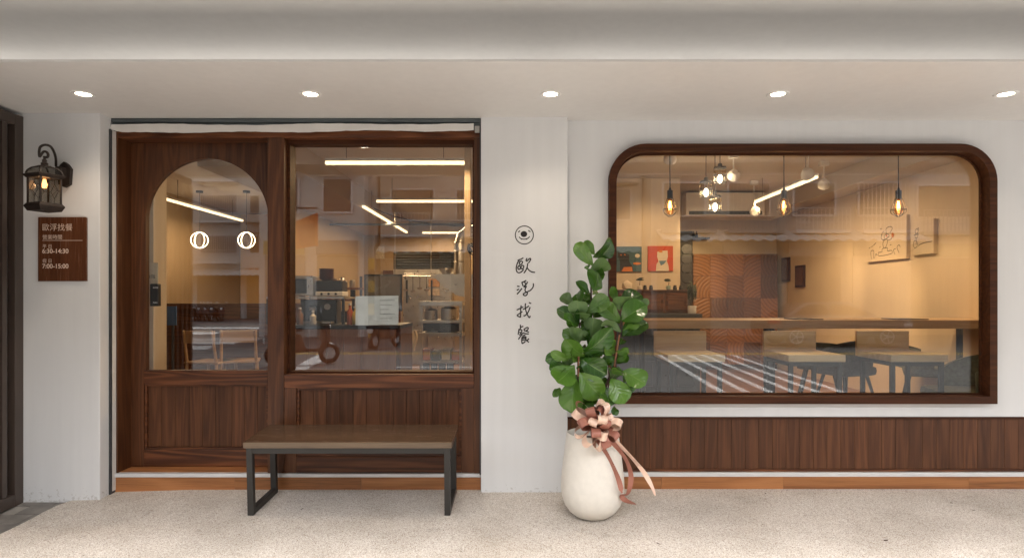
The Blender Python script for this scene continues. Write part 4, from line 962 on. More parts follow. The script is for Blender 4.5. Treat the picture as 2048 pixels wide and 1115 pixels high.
t = thing('paper_lamp', 'white faceted stone shaped lamp on the sideboard', 'lamp', (X(1254, 3.75), 3.75, zt)); bm = bmesh.new(); bmesh.ops.create_icosphere(bm, subdivisions=1, radius=.075)
mk('shade', [p.co*1+Vector((X(1254, 3.75), 3.75, zt+.05)) if p.co.z > -.04 else Vector((p.co.x, p.co.y, -.049))+Vector((X(1254, 3.75), 3.75, zt+.05)) for p in bm.verts], [[q.index for q in fc.verts] for fc in bm.faces], CWH, t); bm.free()
t = thing('potted_tree', 'small dark potted tree in white pot on the grey counter', 'plant', (X(1384, 3.5), 3.5, sz0)); xx = X(1384, 3.5)
lathe('pot', [(.045, 0), (.05, .01), (.052, .09), (.045, .092)], (xx, 3.5, sz0), PLWHITE, t, 18); tube('trunk', [(xx, 3.5, sz0+.09), (xx+.01, 3.5, sz0+.2)], .008, BARK, t, 6)
V = []; Fc = []
for k in range(420):
    a, b_ = random.uniform(0, 6.28), random.gauss(0, .35); p = Vector((xx+.055*math.cos(a)*random.random()**.4, 3.5+.055*math.sin(a)*random.random()**.4, sz0+.26+.07*b_*2)); d1 = Vector((random.uniform(-1, 1), random.uniform(-1, 1), random.uniform(-1, 1))).normalized()*.014; d2 = d1.orthogonal().normalized()*.009
    n0 = len(V); V += [p+d1, p+d2, p-d1, p-d2]; Fc.append((n0, n0+1, n0+2, n0+3))
mk('crown', V, Fc, DGR, t)

# ------------------------------------------------------------------ kitchen behind the square window
ky = 1.6
KC = thing('service_counter', 'brown wood fronted service counter inside the square window', 'counter', (-2.0, ky+.3, IZ))
k0, k1 = -2.24, X(800, ky)
box('worktop', k0, k1, ky-.02, ky+.7, 1.0, 1.035, DKPL, KC, .004)
x = k0
while x < k1-.05: box('front_board', x, min(x+.158, k1), ky, ky+.03, IZ, .9995, COUNT, KC, .002); x += .16
box('carcass', k0, k1, ky+.031, ky+.68, IZ, .9995, SIDEB, KC)
sy = 1.95
t = thing('kitchen_rack', 'black two tier rack on counter carrying oven and toaster', 'rack', (X(620, sy), sy, 1.036)); zr = Z(593, sy); rx0, rx1 = X(545, sy), X(697, sy)
box('shelf', rx0, rx1, sy-.15, sy+.25, zr-.02, zr, STAIN, t, .002)
for a in (rx0, rx1-.025):
    for b in (sy-.15, sy+.225): box('leg', a, a+.025, b, b+.025, 1.0355, zr-.0205, DKPL, t)
t = thing('toaster_oven', 'silver toaster oven on the rack at left of square window', 'oven', (X(608, sy), sy, zr)); box('body', X(580, sy), X(634, sy), sy-.12, sy+.2, zr+.008, zr+.20, STAIN, t, .01); box('door', X(584, sy), X(622, sy), sy-.128, sy-.1205, zr+.03, zr+.17, DKPL, t, .003); tube('handle', [(X(586, sy), sy-.15, zr+.175), (X(620, sy), sy-.15, zr+.175)], .006, STAIN, t)
t = thing('toaster', 'white and black toaster on the rack beside the oven', 'toaster', (X(664, sy), sy, zr)); box('body', X(638, sy), X(690, sy), sy-.1, sy+.1, zr+.05, zr+.155, DKPL, t, .012); box('base', X(637, sy), X(691, sy), sy-.102, sy+.102, zr+.004, zr+.0495, PLWHITE, t, .006)
for px in (650, 664, 678): lathe('dial', [(.011, 0), (.011, -.012), (.0, -.013)], (X(px, sy), sy-.1025, zr+.027), DKPL, t, 12, 'y')
for k in range(6):
    t = thing('stacked_bowl', 'reddish brown bowl on toaster, '+['lowest', 'second', 'third', 'fourth', 'fifth', 'topmost'][k]+' of the stack', 'bowl', (X(653, sy), sy, zr+.157+k*.017), 'stack of brown bowls')
    lathe('bowl_body', [(.035, 0), (.06, .012), (.074, .03), (.07, .03), (.05, .012), (0, .008)], (X(653, sy), sy, zr+.157+k*.017), plain('bowl_red_%d' % k, (.13, .03, .018), .4), t, 20)
my = 2.1
t = thing('pos_monitor', 'black tilted order screen standing on the service counter', 'monitor', (X(765, my), my, 1.036)); mx0, mx1, mz0, mz1 = X(728, my), X(804, my), Z(622, my), Z(548, my)
box('bezel', mx0, mx1, my, my+.03, mz0, mz1, DKPL, t, .006); box('screen', mx0+.02, mx1-.02, my-.002, my-.0005, mz0+.03, mz1-.02, plain('screen_grey', (.10, .085, .07), .25), t); box('stand', (mx0+mx1)/2-.06, (mx0+mx1)/2+.06, my+.031, my+.06, 1.036, mz0+.1, DKPL, t); box('foot', mx0+.08, mx1-.08, my-.05, my+.14, 1.0355, 1.05, DKPL, t)
t = thing('drink_cup', 'clear plastic cup on the counter in front of the monitor', 'cup', (X(760, 1.75), 1.75, 1.036)); lathe('cup_body', [(.028, 0), (.042, .12), (.04, .12), (.026, .004)], (X(752, 1.75), 1.75, 1.0365), CGLASS, t, 18)
t = thing('paper_notice', 'pale plastic covered paper sheet taped inside the square window', 'notice', (X(753, .16), .16, Z(650, .16)))
v = []
nx = 10
for i in range(nx+1):
    for j in range(nx+1): v.append((X(711+86*i/nx, .16), .1565+.006*abs(math.sin(i*.9+j*.35))+.003*math.sin(j*1.3), Z(650-58*j/nx-(i*.12), .16)))
f = [(j+(nx+1)*i, j+1+(nx+1)*i, j+1+(nx+1)*(i+1), j+(nx+1)*(i+1)) for i in range(nx) for j in range(nx)]
mk('sheet', v, f, PAPER, t, True)
for k in range(5): box('printed_line', X(760, .156), X(790-6*(k % 3), .156), .1549, .1553, Z(600+9*k+.6, .156), Z(600+9*k, .156), GREYP, t)
# cooking line at right
t = thing('vent_shutter', 'long black louvred vent high on the kitchen back wall', 'vent', (X(846, 7.2), 7.2, Z(540, 7.2))); vx0, vx1, vz0, vz1 = X(787, 7.2), X(912, 7.2), Z(538, 7.2), Z(503, 7.2)
box('housing', vx0, vx1, 7.2, 7.5, vz0, vz1, DKPL, t)
for k in range(6): box('slat', vx0+.02, vx1-.02, 7.17, 7.199, vz0+.02+k*(vz1-vz0-.03)/6, vz0+.02+k*(vz1-vz0-.03)/6+.025, GREYP, t)
box('lower_trim', vx0, vx1, 7.18, 7.5, vz0-.15, vz0-.001, STAIN, t)
t = thing('tall_fridge', 'tall stainless refrigerator beneath the black vent', 'refrigerator', (X(835, 7.0), 7.0, IZ)); fx0, fx1 = X(806, 6.8), X(905, 6.8)
box('body', fx0, fx1, 6.8, 7.15, IZ, Z(546, 6.8), STAIN, t, .006)
for k in range(2):
    a = fx0+(fx1-fx0)/2*k+.02; dd = box('door', a, a+(fx1-fx0)/2-.04, 6.775, 6.799, IZ+.06, Z(549, 6.8), STAIN, t, .006); box('handle', a+.04, a+.07, 6.74, 6.774, 1.2, 1.6, DKPL, dd)
hy = 3.2; hs_ = S(hy)
t = thing('extractor_hood', 'stainless wedge extractor hood with round duct at right', 'hood', (X(910, hy), hy, Z(600, hy)))
prism('hood_body', [(X(870, hy), Z(548, hy)), (X(872, hy), Z(558, hy)), (X(912, hy), Z(590, hy)), (X(960, hy), Z(600, hy)), (X(960, hy), Z(548, hy))][::-1], [], hy, hy+.7, STAIN, t)
tube('duct', [(X(917, hy), hy+.35, Z(548, hy)), (X(917, hy), hy+.35, Z(482, hy)), (X(920, hy), hy+.37, Z(468, hy)), (X(930, hy), hy+.4, Z(458, hy)), (X(975, hy), hy+.45, Z(455, hy))], .088, STAIN, t, 20)
for py in (480, 497, 520): tube('duct_band', [(X(917, hy)+.09*math.cos(k*.3142), hy+.35+.09*math.sin(k*.3142), Z(py, hy)) for k in range(20)], .006, STAIN, t, 5, True)
t = thing('steel_bowl', 'conical steel bowl standing on the extractor hood', 'bowl', (X(886, hy+.1), hy+.12, Z(548, hy))); lathe('bowl_body', [(.05, 0), (.09, .07), (.086, .07), (.045, .005)], (X(890, hy), hy+.12, Z(547.5, hy)), STAIN, t, 20)
ry = 2.5
t = thing('stove_rack', 'stainless cooking station with shelves at the right of the kitchen', 'rack', (X(885, ry), ry, IZ)); a0, a1 = X(838, ry), X(925, ry)
for py, th in ((602, .05), (640, .03), (665, .04), (722, .03)): box('shelf', a0, a1, ry, ry+.5, Z(py, ry)-th, Z(py, ry), STAIN, t, .003)
for a in (a0+.005, a1-.035):
    for b in (ry+.01, ry+.46): box('post', a, a+.03, b, b+.03, IZ, Z(602, ry)-.0505, STAIN, t)
box('burner_panel', a0+.04, a1-.04, ry+.02, ry+.45, Z(662, ry), Z(643, ry)-.02, DKPL, t, .004)
for k in range(4): box('oven_door', a0+.04+k*.085, a0+.115+k*.085, ry-.012, ry-.001, IZ+.05, Z(726, ry), DKPL, t, .003)
def pot(px, py, r_, h, y_, lab, mat=STAIN):
    t = thing('cooking_pot', lab, 'pot', (X(px, y_), y_, Z(py, y_))); lathe('pot_body', [(r_*.9, 0), (r_, .02), (r_, h), (r_+.008, h+.004), (r_-.008, h), (r_-.01, .01)], (X(px, y_), y_, Z(py, y_)), mat, t, 22); lathe('lid', [(r_+.004, h+.005), (r_*.6, h+.025), (.012, h+.03), (.016, h+.05), (0, h+.052)], (X(px, y_), y_, Z(py, y_)), STAIN, t, 22)
pot(862, 639.5, .075, .10, ry+.2, 'steel pot on upper stove shelf, left one'); pot(898, 639.5, .09, .12, ry+.2, 'steel pot on upper stove shelf, right one'); pot(893, 664.5, .10, .10, ry+.15, 'dark round pot in the lower stove shelf', DKPL)
t = thing('kitchen_column', 'pale slim column at the right side of the square window', 'column', (X(934, 1.9), 1.9, IZ)); box('shaft', X(929, 1.9), X(941, 1.9), 1.9, 2.0, IZ, IC, TAN, t, .004)
t = thing('cable_coil', 'black coiled cable hanging from the kitchen column', 'cable', (X(944, 1.85), 1.86, Z(495, 1.85)))
V = [tubevf([(X(944, 1.85)+.05*math.cos(k*.4+q)*(.6+.1*q), 1.86+.012*q, Z(497, 1.85)+.06*math.sin(k*.4)*(.6+.1*q)) for k in range(16)], .007, 5, True) for q in range(4)]; mk('coil', *joinvf(V), BLACK, t, True)
t = thing('hanging_cloth', 'cream cloth hanging on the front of the cooking station', 'cloth', (X(824, 2.3), 2.3, Z(700, 2.3)))
v = []; 
for i in range(9):
    for j in range(7): v.append((X(815+18*i/8+(3*math.sin(j*.8)), 2.3), 2.3+.012*math.sin(i*1.6), Z(661+40*j/6, 2.3)))
mk('cloth_sheet', v, [(i*7+j, i*7+j+1, (i+1)*7+j+1, (i+1)*7+j) for i in range(8) for j in range(6)], CWH, t, True)
t = thing('hanger_rail', 'steel rail carrying the cloth beside the cooking station', 'rail', (X(824, 2.3), 2.32, IZ)); tube('bar', [(X(810, 2.32), 2.32, Z(661, 2.32)), (X(845, 2.32), 2.32, Z(661, 2.32))], .006, STAIN, t); tube('upright', [(X(811, 2.32), 2.32, Z(661, 2.32)), (X(811, 2.32), 2.32, IZ)], .008, STAIN, t)
st('kitchen_side_wall', -3.2, -3.12, 4.6, 9.3, 0, IC, TAN); st('kitchen_back_wall', -3.12, .05, 8.6, 8.7, 0, IC, TAN)
# entrance hall seen through the arched door
def ring_pendant(px, lab):
    y = 5.0; x, z = X(px, y), Z(480, y); t = thing('ring_pendant', lab, 'pendant lamp', (x, y, 2.8), 'double ring pendants behind the arched door')
    tube('cord', [(x, y, IC), (x, y, z+.12)], .003, BLACK, t, 5); lathe('canopy', [(.05, IC-.03), (.05, IC-.001)], (x, y, 0), DKPL, t, 14)
    for q, a in enumerate((.35, -.5)):
        tube('ring', [(x+.115*math.cos(k*.2618)*math.cos(a), y+.115*math.cos(k*.2618)*math.sin(a), z+.115*math.sin(k*.2618)) for k in range(24)], .0055, E_RING, t, 6, True)
    lamp('ring_lamp', 'POINT', (x, y, z), 3, WARM2, t, shadow_soft_size=.1)
ring_pendant(399, 'glowing double ring pendant on the left behind the arched door'); ring_pendant(493, 'glowing double ring pendant on the right behind the arched door')
def wood_chair(px, y, rz, lab):
    x = X(px, y); t = thing('wood_chair', lab, 'chair', (x, y, IZ), 'wooden chairs in the entrance hall')
    box('seat', x-.21, x+.21, y-.2, y+.2, IZ+.43, IZ+.455, ASHW, t, .008)
    for a in (-1, 1): tube('leg', [(x+a*.17, y-.17, IZ+.43), (x+a*.2, y-.2, IZ)], [.018, .013], ASHW, t); tube('leg', [(x+a*.17, y+.25, IZ+.8), (x+a*.18, y+.18, IZ+.43), (x+a*.2, y+.22, IZ)], [.013, .018, .013], ASHW, t)
    box('backrest', x-.19, x+.19, y+.215, y+.235, IZ+.66, IZ+.8, ASHW, t, .006); box('stretcher', x-.18, x+.18, y-.195, y-.175, IZ+.2, IZ+.225, ASHW, t)
    t.rotation_euler = (0, 0, rz)
wood_chair(425, 2.9, R(170), 'wooden chair inside the arched door, left one'); wood_chair(480, 3.0, R(200), 'wooden chair inside the arched door, right one')
t = thing('blue_notice', 'blue printed notice standing inside the arched door', 'notice', (X(342, 1.0), 1.0, Z(650, 1.0))); box('sheet', X(334, 1.0), X(352, 1.0), 1.0, 1.012, Z(650, 1.0), Z(612, 1.0), plain('blue_print', (.05, .14, .32), .5), t); box('stand', X(341, 1.0), X(345, 1.0), 1.013, 1.03, IZ, Z(612, 1.0), DKPL, t)
t = thing('white_label', 'pale paper label inside the arched door above the push switch', 'label', (X(300, .325), .32, Z(560, .32))); box('sheet', X(292, .328), X(317, .328), .322, .3285, Z(578, .328), Z(525, .328), CWH, t)
text('lettering', '台階', (X(293, .322), .322, Z(556, .322)), (1, 0, 0), (0, 0, 1), .032, BLACK, t, .001); box('red_mark', X(293, .32), X(297, .32), .3205, .3215, Z(544, .32), Z(537, .32), REDP, t)

# ------------------------------------------------------------------ the street in front, seen in the panes
def building(x0, x1, b, h, lab, wallm, floors, cols_, fh=3.1, gf=3.6, balc=True, seed=1):
    rnd = random.Random(seed); t = thing('street_building', lab, 'building', ((x0+x1)/2, -b, ROAD), 'buildings across the street')
    box('wall', x0, x1, -b-9, -b, ROAD, h, wallm, t); box('parapet', x0-.1, x1+.1, -b-9, -b+.12, h+.001, h+.5, KERB, t)
    w_ = (x1-x0)/cols_; DG = plain('street_glass_'+str(seed), (.05, .06, .07), .1)
    for k in range(cols_):
        xa = x0+w_*k+.25; xb = x0+w_*(k+1)-.25
        s_ = box('shop_opening', xa, xb, -b+.01, -b+.05, ROAD, gf-.6, plain('shopfront_%d_%d' % (seed, k), rnd.choice(((.25, .23, .2), (.12, .1, .09), (.4, .38, .35), (.3, .2, .12))), .4), t)
        box('fascia_sign', xa, xb, -b+.06, -b+.2, gf-.55, gf, plain('fascia_%d_%d' % (seed, k), rnd.choice(((.6, .58, .52), (.35, .1, .05), (.5, .42, .2), (.15, .2, .25))), .5), s_)
        for fl in range(floors):
            z0 = gf+.35+fh*fl
            if z0+2.4 > h: continue
            wx0_, wx1_ = xa+.2, xb-.2
            wn = prism('window', [(wx0_, z0+.75), (wx1_, z0+.75), (wx1_, z0+2.2), (wx0_, z0+2.2)], [[(wx0_+.07, z0+.82), (wx0_+.07, z0+2.13), (wx1_-.07, z0+2.13), (wx1_-.07, z0+.82)]], -b+.001, -b+.1, ALU, t)
            box('glazing', wx0_+.07, wx1_-.07, -b+.02, -b+.04, z0+.82, z0+2.13, DG, wn)
            if balc and rnd.random() < .75:
                V = [boxvf(xa, xb, -b+.001, -b+.9, z0-.02, z0+.1)]
                n_ = int((xb-xa)/.16)
                for q in range(n_+1): V.append(boxvf(xa+q*(xb-xa-.03)/n_, xa+q*(xb-xa-.03)/n_+.025, -b+.87, -b+.895, z0+.1, z0+(2.0 if rnd.random() < 2 and k % 2 else 1.0)))
                for zz in (.4, .7, .98): V.append(boxvf(xa, xb, -b+.86, -b+.868, z0+zz, z0+zz+.03))
                mk('balcony', *joinvf(V), rnd.choice((KERB, ALU, PLWHITE)), t)
            else:
                box('rain_hood', xa, xb, -b+.001, -b+.6, z0+2.3, z0+2.36, GREYP, wn)
    return t
W1 = plain('stucco_cream', (.62, .58, .52), .8, .12, nscale=2); W2 = plain('stucco_grey', (.64, .63, .61), .8, .12, nscale=2); W3 = plain('tile_tan', (.52, .45, .38), .7, .1, nscale=3); W4 = plain('corrugated_pale', (.7, .7, .68), .5, .06, nscale=3)
building(-44, -13.5, 44, 17, 'far grey apartment block with caged balconies mirrored in arched door', W2, 4, 8, seed=3)
building(-10.5, -6.2, 21, 12, 'pale corrugated corner house mirrored at the left of the square window', W4, 3, 2, balc=False, seed=5)
building(-6.1, 5.5, 23.5, 13.5, 'cream street house mirrored in the square window', W1, 3, 4, seed=7)
building(5.6, 16.5, 22, 11.5, 'tan street house mirrored at the left of the big window', W3, 3, 4, seed=9)
building(16.6, 40, 22.6, 14, 'grey street house mirrored at the right of the big window', W2, 3, 6, seed=12)
building(-60, -45, 30, 12, 'cream house at the far left end of the street', W1, 3, 4, seed=15)
def awning(x0, x1, b, z, dep, lab, mat):
    t = thing('corrugated_awning', lab, 'awning', ((x0+x1)/2, -b, z)); V = []; n = int((x1-x0)/.08); Fc = []
    for k in range(n+1):
        x = x0+(x1-x0)*k/n; dz = .045*math.sin(k*1.05)
        V += [(x, -b+.02, z+.55+dz), (x, -b+dep, z+dz), (x, -b+dep, z+dz-.02), (x, -b+.02, z+.53+dz)]
    for k in range(n):
        for q in range(4): Fc.append((4*k+q, 4*k+(q+1) % 4, 4*k+4+(q+1) % 4, 4*k+4+q))
    mk('sheet', V, Fc, mat, t, True); box('frame_bar', x0, x1, -b+dep-.06, -b+dep-.02, z-.1, z-.06, STEEL, t)
    for xx in (x0+.2, x1-.2): tube('strut', [(xx, -b+.03, z-.5), (xx, -b+dep-.05, z-.05)], .02, STEEL, t, 6)
PALE = plain('awning_pale', (.6, .6, .58), .5, .1)
awning(-6.0, 5.3, 23.5, RZ(503, 22.2), 1.4, 'pale corrugated awning mirrored in the square window', PALE); awning(5.8, 16.4, 22, RZ(480, 20.6), 1.5, 'white ragged awning mirrored across the big window', PALE); awning(-30, -19, 44, 3.0, 2, 'far white awning mirrored in the arched door', PALE)
def scooter(x, y, rz, lab, c, grp=None):
    t = thing('scooter', lab, 'scooter', (x, y, ROAD), grp); m = plain('scooter_paint', c, .25, .05, 0, 0, coat=.6)
    for yy_, nm in ((-.62, 0), (.62, 1)):
        V = tubevf([(x+.0, y+yy_+.2*math.cos(k*.3142), ROAD+.26+.2*math.sin(k*.3142)) for k in range(20)], .055, 8, True); wv_ = mk('wheel', *V, DKPL, t, True); lathe('rim', [(.14, -.03), (.15, 0), (.14, .03)], (x, y+yy_, ROAD+.26), ALU, wv_, 16, 'x')
    pr_ = [(-.1, .32), (.25, .3), (.78, .55), (.85, .72), (.5, .8), (.05, .72), (-.05, .4), (-.35, .36), (-.42, .55), (-.5, .98), (-.6, .98), (-.62, .55), (-.45, .3)]
    v, f = prismvf([(y+a, ROAD+b_) for a, b_ in pr_], [], x-.16, x+.16, 'x'); mk('body', v, f, m, t)
    v, f = boxvf(x-.14, x+.14, y+.0, y+.72, ROAD+.79, ROAD+.88, .035); mk('seat', v, f, DKPL, t, True)
    tube('fork', [(x, y-.62, ROAD+.26), (x, y-.5, ROAD+.6), (x, y-.42, ROAD+1.02)], .03, STEEL, t); tube('handlebar', [(x-.33, y-.36, ROAD+1.05), (x, y-.44, ROAD+1.02), (x+.33, y-.36, ROAD+1.05)], .017, DKPL, t)
    lathe('headlight', [(.09, 0), (.08, -.06), (.0, -.08)], (x, y-.58, ROAD+.86), PLWHITE, t, 14, 'y'); box('number_plate', x-.1, x+.1, y+.87, y+.88, ROAD+.52, ROAD+.64, PLWHITE, t)
    for s in (-1, 1): mr = tube('mirror_stalk', [(x+s*.25, y-.38, ROAD+1.05), (x+s*.3, y-.36, ROAD+1.25)], .008, STEEL, t, 5); lathe('mirror', [(.0, -.01), (.07, 0), (.0, .012)], (x+s*.31, y-.36, ROAD+1.28), ALU, mr, 12, 'y')
    t.rotation_euler = (0, 0, rz)
for k in range(7):
    b_ = 38; scooter(RX(352+15*k, b_), -b_, R(160+6*(k % 3)), 'dark scooter in the mirrored parked row, %s' % ['leftmost', 'second from left', 'third from left', 'middle one', 'third from right', 'second from right', 'rightmost'][k], random.choice(((.02, .02, .025), (.06, .02, .02), (.03, .03, .03))), 'scooters parked in a row across the street')
scooter(RX(597, 10), -10.2, R(60), 'brown scooter mirrored at the left of the square window', (.09, .03, .02)); scooter(RX(768, 15), -15.2, R(20), 'dark scooter mirrored in the middle of the square window', (.05, .025, .02))
def car(px, b, lab):
    x, y = RX(px, b), -b; t = thing('parked_car', lab, 'car', (x, y, ROAD)); m = plain('car_paint', (.16, .16, .165), .22, .03, .3, 0, coat=1)
    lower = [(-2.25, .35), (-2.3, .7), (-2.2, .95), (-1.3, 1.0), (1.2, .98), (2.05, .88), (2.3, .68), (2.3, .35)]
    upper = [(-1.75, .99), (-1.05, 1.42), (.35, 1.45), (1.2, .985)]
    bm = bmesh.new(); v, f = prismvf([(x+a, ROAD+z) for a, z in lower], [], y-.85, y+.85, 'y'); o = mk('body', v, f, m, t); 
    md = o.modifiers.new('bev', 'BEVEL'); md.width = .12; md.segments = 3; md.limit_method = 'ANGLE'; bm.free()
    V = []; n = len(upper)
    for s in (-1, 1):
        for a, z in upper: V.append((x+a, y+s*(.8 if z < 1.2 else .6), ROAD+z))
    mk('cabin', V, [tuple(range(n)), tuple(range(2*n-1, n-1, -1))]+[(i, (i+1) % n, n+(i+1) % n, n+i) for i in range(n)], m, t)
    for s in (-1, 1):
        for aa in ([(-1.5, 1.03), (-1.0, 1.36), (-.35, 1.38), (-.35, 1.03)], [(-.28, 1.03), (-.28, 1.38), (.32, 1.39), (.95, 1.03)]):
            mk('side_window', [(x+a, y+s*(.815-(z-1.0)*.5), ROAD+z) for a, z in aa], [(0, 1, 2, 3)], DKPL, t)
    for a in (-1.45, 1.45):
        for s in (-1, 1):
            wh_ = lathe('wheel', [(.0, -.1), (.30, -.1), (.33, -.06), (.33, .06), (.30, .1), (.0, .1)], (x+a, y+s*.78, ROAD+.33), DKPL, t, 24, 'y'); V = [boxvf(x+a-.2, x+a+.2, y+s*.89-.005, y+s*.89+.005, ROAD+.31, ROAD+.35)]
            for q in range(5):
                an = q*1.2566; V.append(tubevf([(x+a, y+s*.89, ROAD+.33), (x+a+.2*math.cos(an), y+s*.89, ROAD+.33+.2*math.sin(an))], .02, 5))
            V.append(tubevf([(x+a+.21*math.cos(k*.3142), y+s*.89, ROAD+.33+.21*math.sin(k*.3142)) for k in range(20)], .018, 5, True)); mk('rim', *joinvf(V[1:]), ALU, wh_, True)
    box('tail_light', x-2.31, x-1.95, y+.70, y+.862, ROAD+.74, ROAD+.86, plain('tail_red', (.5, .015, .02), .2), t, .02); box('head_light', x+2.0, x+2.28, y+.70, y+.862, ROAD+.66, ROAD+.76, ALU, t, .02)
car(1655, 16.6, 'grey saloon car with red tail light mirrored in the big window')
t = thing('projecting_sign', 'orange and red projecting sign mirrored in the square window', 'sign', (RX(600, 14), -14, 4)); sb_ = 14; ax0, ax1 = RX(572, sb_), RX(633, sb_); az0, az1 = RZ(497, sb_), RZ(432, sb_)
prism('panel', [(ax0, az0-.05), (ax1, az0+.1), (ax1, az1+.1), (ax0, az1-.25)], [], -sb_-.1, -sb_, plain('sign_orange', (.62, .13, .03), .5), t); prism('red_field', [(RX(601, sb_), RZ(492, sb_)), (RX(629, sb_), RZ(488, sb_)), (RX(629, sb_), RZ(445, sb_)), (RX(593, sb_), RZ(452, sb_))], [], -sb_+.001, -sb_+.012, plain('sign_red', (.35, .02, .02), .5), t)
tube('pole', [(ax0-.1, -sb_-.05, ROAD), (ax0-.1, -sb_-.05, az1+.3)], .05, STEEL, t, 10); tube('arm', [(ax0-.1, -sb_-.05, az1+.25), (ax1, -sb_-.05, az1+.25)], .03, STEEL, t, 8)
t = thing('striped_post', 'black and yellow striped post mirrored beside the monitor', 'post', (RX(742, 15), -15, ROAD)); pxp = RX(742, 15.0)
for k in range(8): lathe('band', [(.1, k*.35), (.1, k*.35+.349)], (pxp, -15.0, ROAD), YMARK if k % 2 else DKPL, t, 14)
lathe('pole_shaft', [(.1, 2.8), (.08, 9)], (pxp, -15.0, ROAD), KERB, t, 14)
for k in range(3):
    z = 7.2+.5*k; tg = tag(tube('overhead_cable', spline([(-40, -15, z+.8), (-12, -15.2, z-.3), (pxp, -15, z), (14, -15.1, z-.5), (45, -15, z+.6)], 8), .02, BLACK, None, 5), 'black overhead cable crossing the street, '+['lowest', 'middle', 'topmost'][k], 'cable', 'overhead cables along the street')

# ------------------------------------------------------------------ small things
def bottle(px, py, y, h, r_, c, lab, nm='sauce_bottle'):
    x, z = X(px, y), Z(py, y); t = thing(nm, lab, 'bottle', (x, y, z), 'bottles in the kitchen'); m = plain('bottle_col', c, .3)
    lathe('body', [(r_*.95, 0), (r_, .01), (r_, h*.6), (r_*.4, h*.75), (r_*.4, h*.9)], (x, y, z+.0005), m, t, 14); lathe('cap', [(r_*.45, h*.9+.001), (r_*.45, h), (0, h+.002)], (x, y, z), PLWHITE, t, 12)
ct = 596+(CAM_Z-1.0355)*S(1.75)
for k, (px, h, c) in enumerate(((700, .2, (.4, .08, .02)), (710, .17, (.5, .35, .05)), (600, .16, (.2, .1, .05)), (626, .13, (.5, .45, .35)))):
    bottle(px, ct, 1.75, h, .03, c, ['red sauce bottle left of the paper notice', 'yellow sauce bottle just left of the paper notice', 'brown bottle under the rack at left', 'cream bottle under the rack'][k])
t = thing('espresso_machine', 'dark coffee machine under the rack at left edge of square window', 'coffee machine', (X(590, 2.0), 2.0, 1.036)); ex = X(640, 2.0)
box('body', ex-.19, ex+.17, 1.98, 2.15, 1.0365, 1.27, DKPL, t, .015); box('drip_tray', ex-.17, ex+.15, 1.86, 1.979, 1.0365, 1.06, STAIN, t, .004); lathe('group_head', [(.03, 0), (.035, .03), (.02, .05)], (ex-.05, 1.93, 1.16), STAIN, t, 14); tube('portafilter', [(ex-.05, 1.93, 1.165), (ex-.05, 1.84, 1.155)], .011, DKPL, t, 8); lathe('gauge', [(.03, 0), (.03, -.012), (0, -.013)], (ex+.08, 1.979, 1.2), PLWHITE, t, 16, 'y')
for k in range(4):
    t = thing('food_box', 'orange and black food carton under the cooking station, '+['first', 'second', 'third', 'fourth'][k]+' from left', 'box', (X(852+20*k, ry), ry+.2, Z(722, ry)), 'cartons under the cooking station')
    box('carton', X(843+20*k, ry+.1), X(860+20*k, ry+.1), ry+.1, ry+.4, Z(721.5, ry), Z(700+4*(k % 2), ry), plain('carton_%d' % k, ((.4, .12, .03), (.05, .05, .05), (.35, .3, .22), (.3, .09, .03))[k], .6), t, .003)
for k, (px, py, w_, h_, c) in enumerate(((795, 560, 14, 9, (.55, .28, .12)), (797, 576, 11, 8, (.6, .5, .35)), (868, 565, 22, 16, (.55, .3, .12)), (868, 584, 22, 13, (.6, .5, .4)), (760, 505, 18, 24, (.55, .5, .42)))):
    yv = 6.75 if px > 800 else 8.595; f0 = 6.77 if px > 800 else 8.598
    t = thing('wall_paper_note', ['orange paper note on kitchen wall below the vent', 'cream paper note beneath the orange note', 'orange menu sheet on the fridge door', 'cream menu sheet on the fridge door', 'tall cream sheet on kitchen back wall'][k], 'note', (X(px, yv), yv, Z(py, yv))); box('sheet', X(px-w_/2, yv), X(px+w_/2, yv), yv, f0, Z(py+h_/2, yv), Z(py-h_/2, yv), plain('note_%d' % k, c, .6, .3, nscale=30), t)
t = thing('ceiling_conduit', 'thin grey conduit across the kitchen ceiling beam', 'pipe', (-1.5, 6.2, 2.5)); tube('pipe', [(-3.1, 6.2, 2.5), (.04, 6.2, 2.5)], .02, GREYP, t, 8); tube('cable', spline([(-2.6, 5.2, IC), (-1.9, 5.6, 2.55), (-1.0, 6.0, 2.45), (-.2, 6.2, 2.5)], 5), .008, BLACK, t, 5)
st('kitchen_bulkhead', -3.1, -2.2, 1.9, 8.59, 2.56, IC, TAN)
st('hall_dado', -5.19, -2.62, 3.4, 3.5, IZ, 1.22, SIDEB)
for k, (px, py, a) in enumerate(((1772, 1080, .3), (1531, 986, 1.2), (1903, 1005, 2.), (604, 1017, .7), (1316, 1086, 2.6))):
    yv = -.3
    for _ in range(8): yv = CAM_Y+F*(CAM_Z-ground_z(1, yv))/(py-596)
    x = X(px, yv); z = ground_z(x, yv)+.001; L = .017 if k == 0 else .01; c, s_ = math.cos(a), math.sin(a)
    pts = [(-1, 0, .1), (-.5, .35, .25), (.2, .45, .15), (1, .05, .3), (.3, -.4, .2), (-.5, -.35, .1)]
    v = [(x+L*(p[0]*c-p[1]*s_), yv+L*(p[0]*s_+p[1]*c), z+L*p[2]*.6) for p in pts]; v += [(p[0], p[1], p[2]-.0012) for p in v]; n = 6
    tag(mk('dry_leaf', v, [tuple(range(n)), tuple(range(2*n-1, n-1, -1))]+[(i, (i+1) % n, n+(i+1) % n, n+i) for i in range(n)], BARK), ['dark dry leaf scrap near the lower right of the pavement', 'tiny dry leaf scrap by the riser under the big window', 'tiny dry leaf scrap at the far right pavement', 'tiny dry leaf scrap beneath the bench', 'tiny dry leaf scrap in front of the planter'][k], 'leaf')

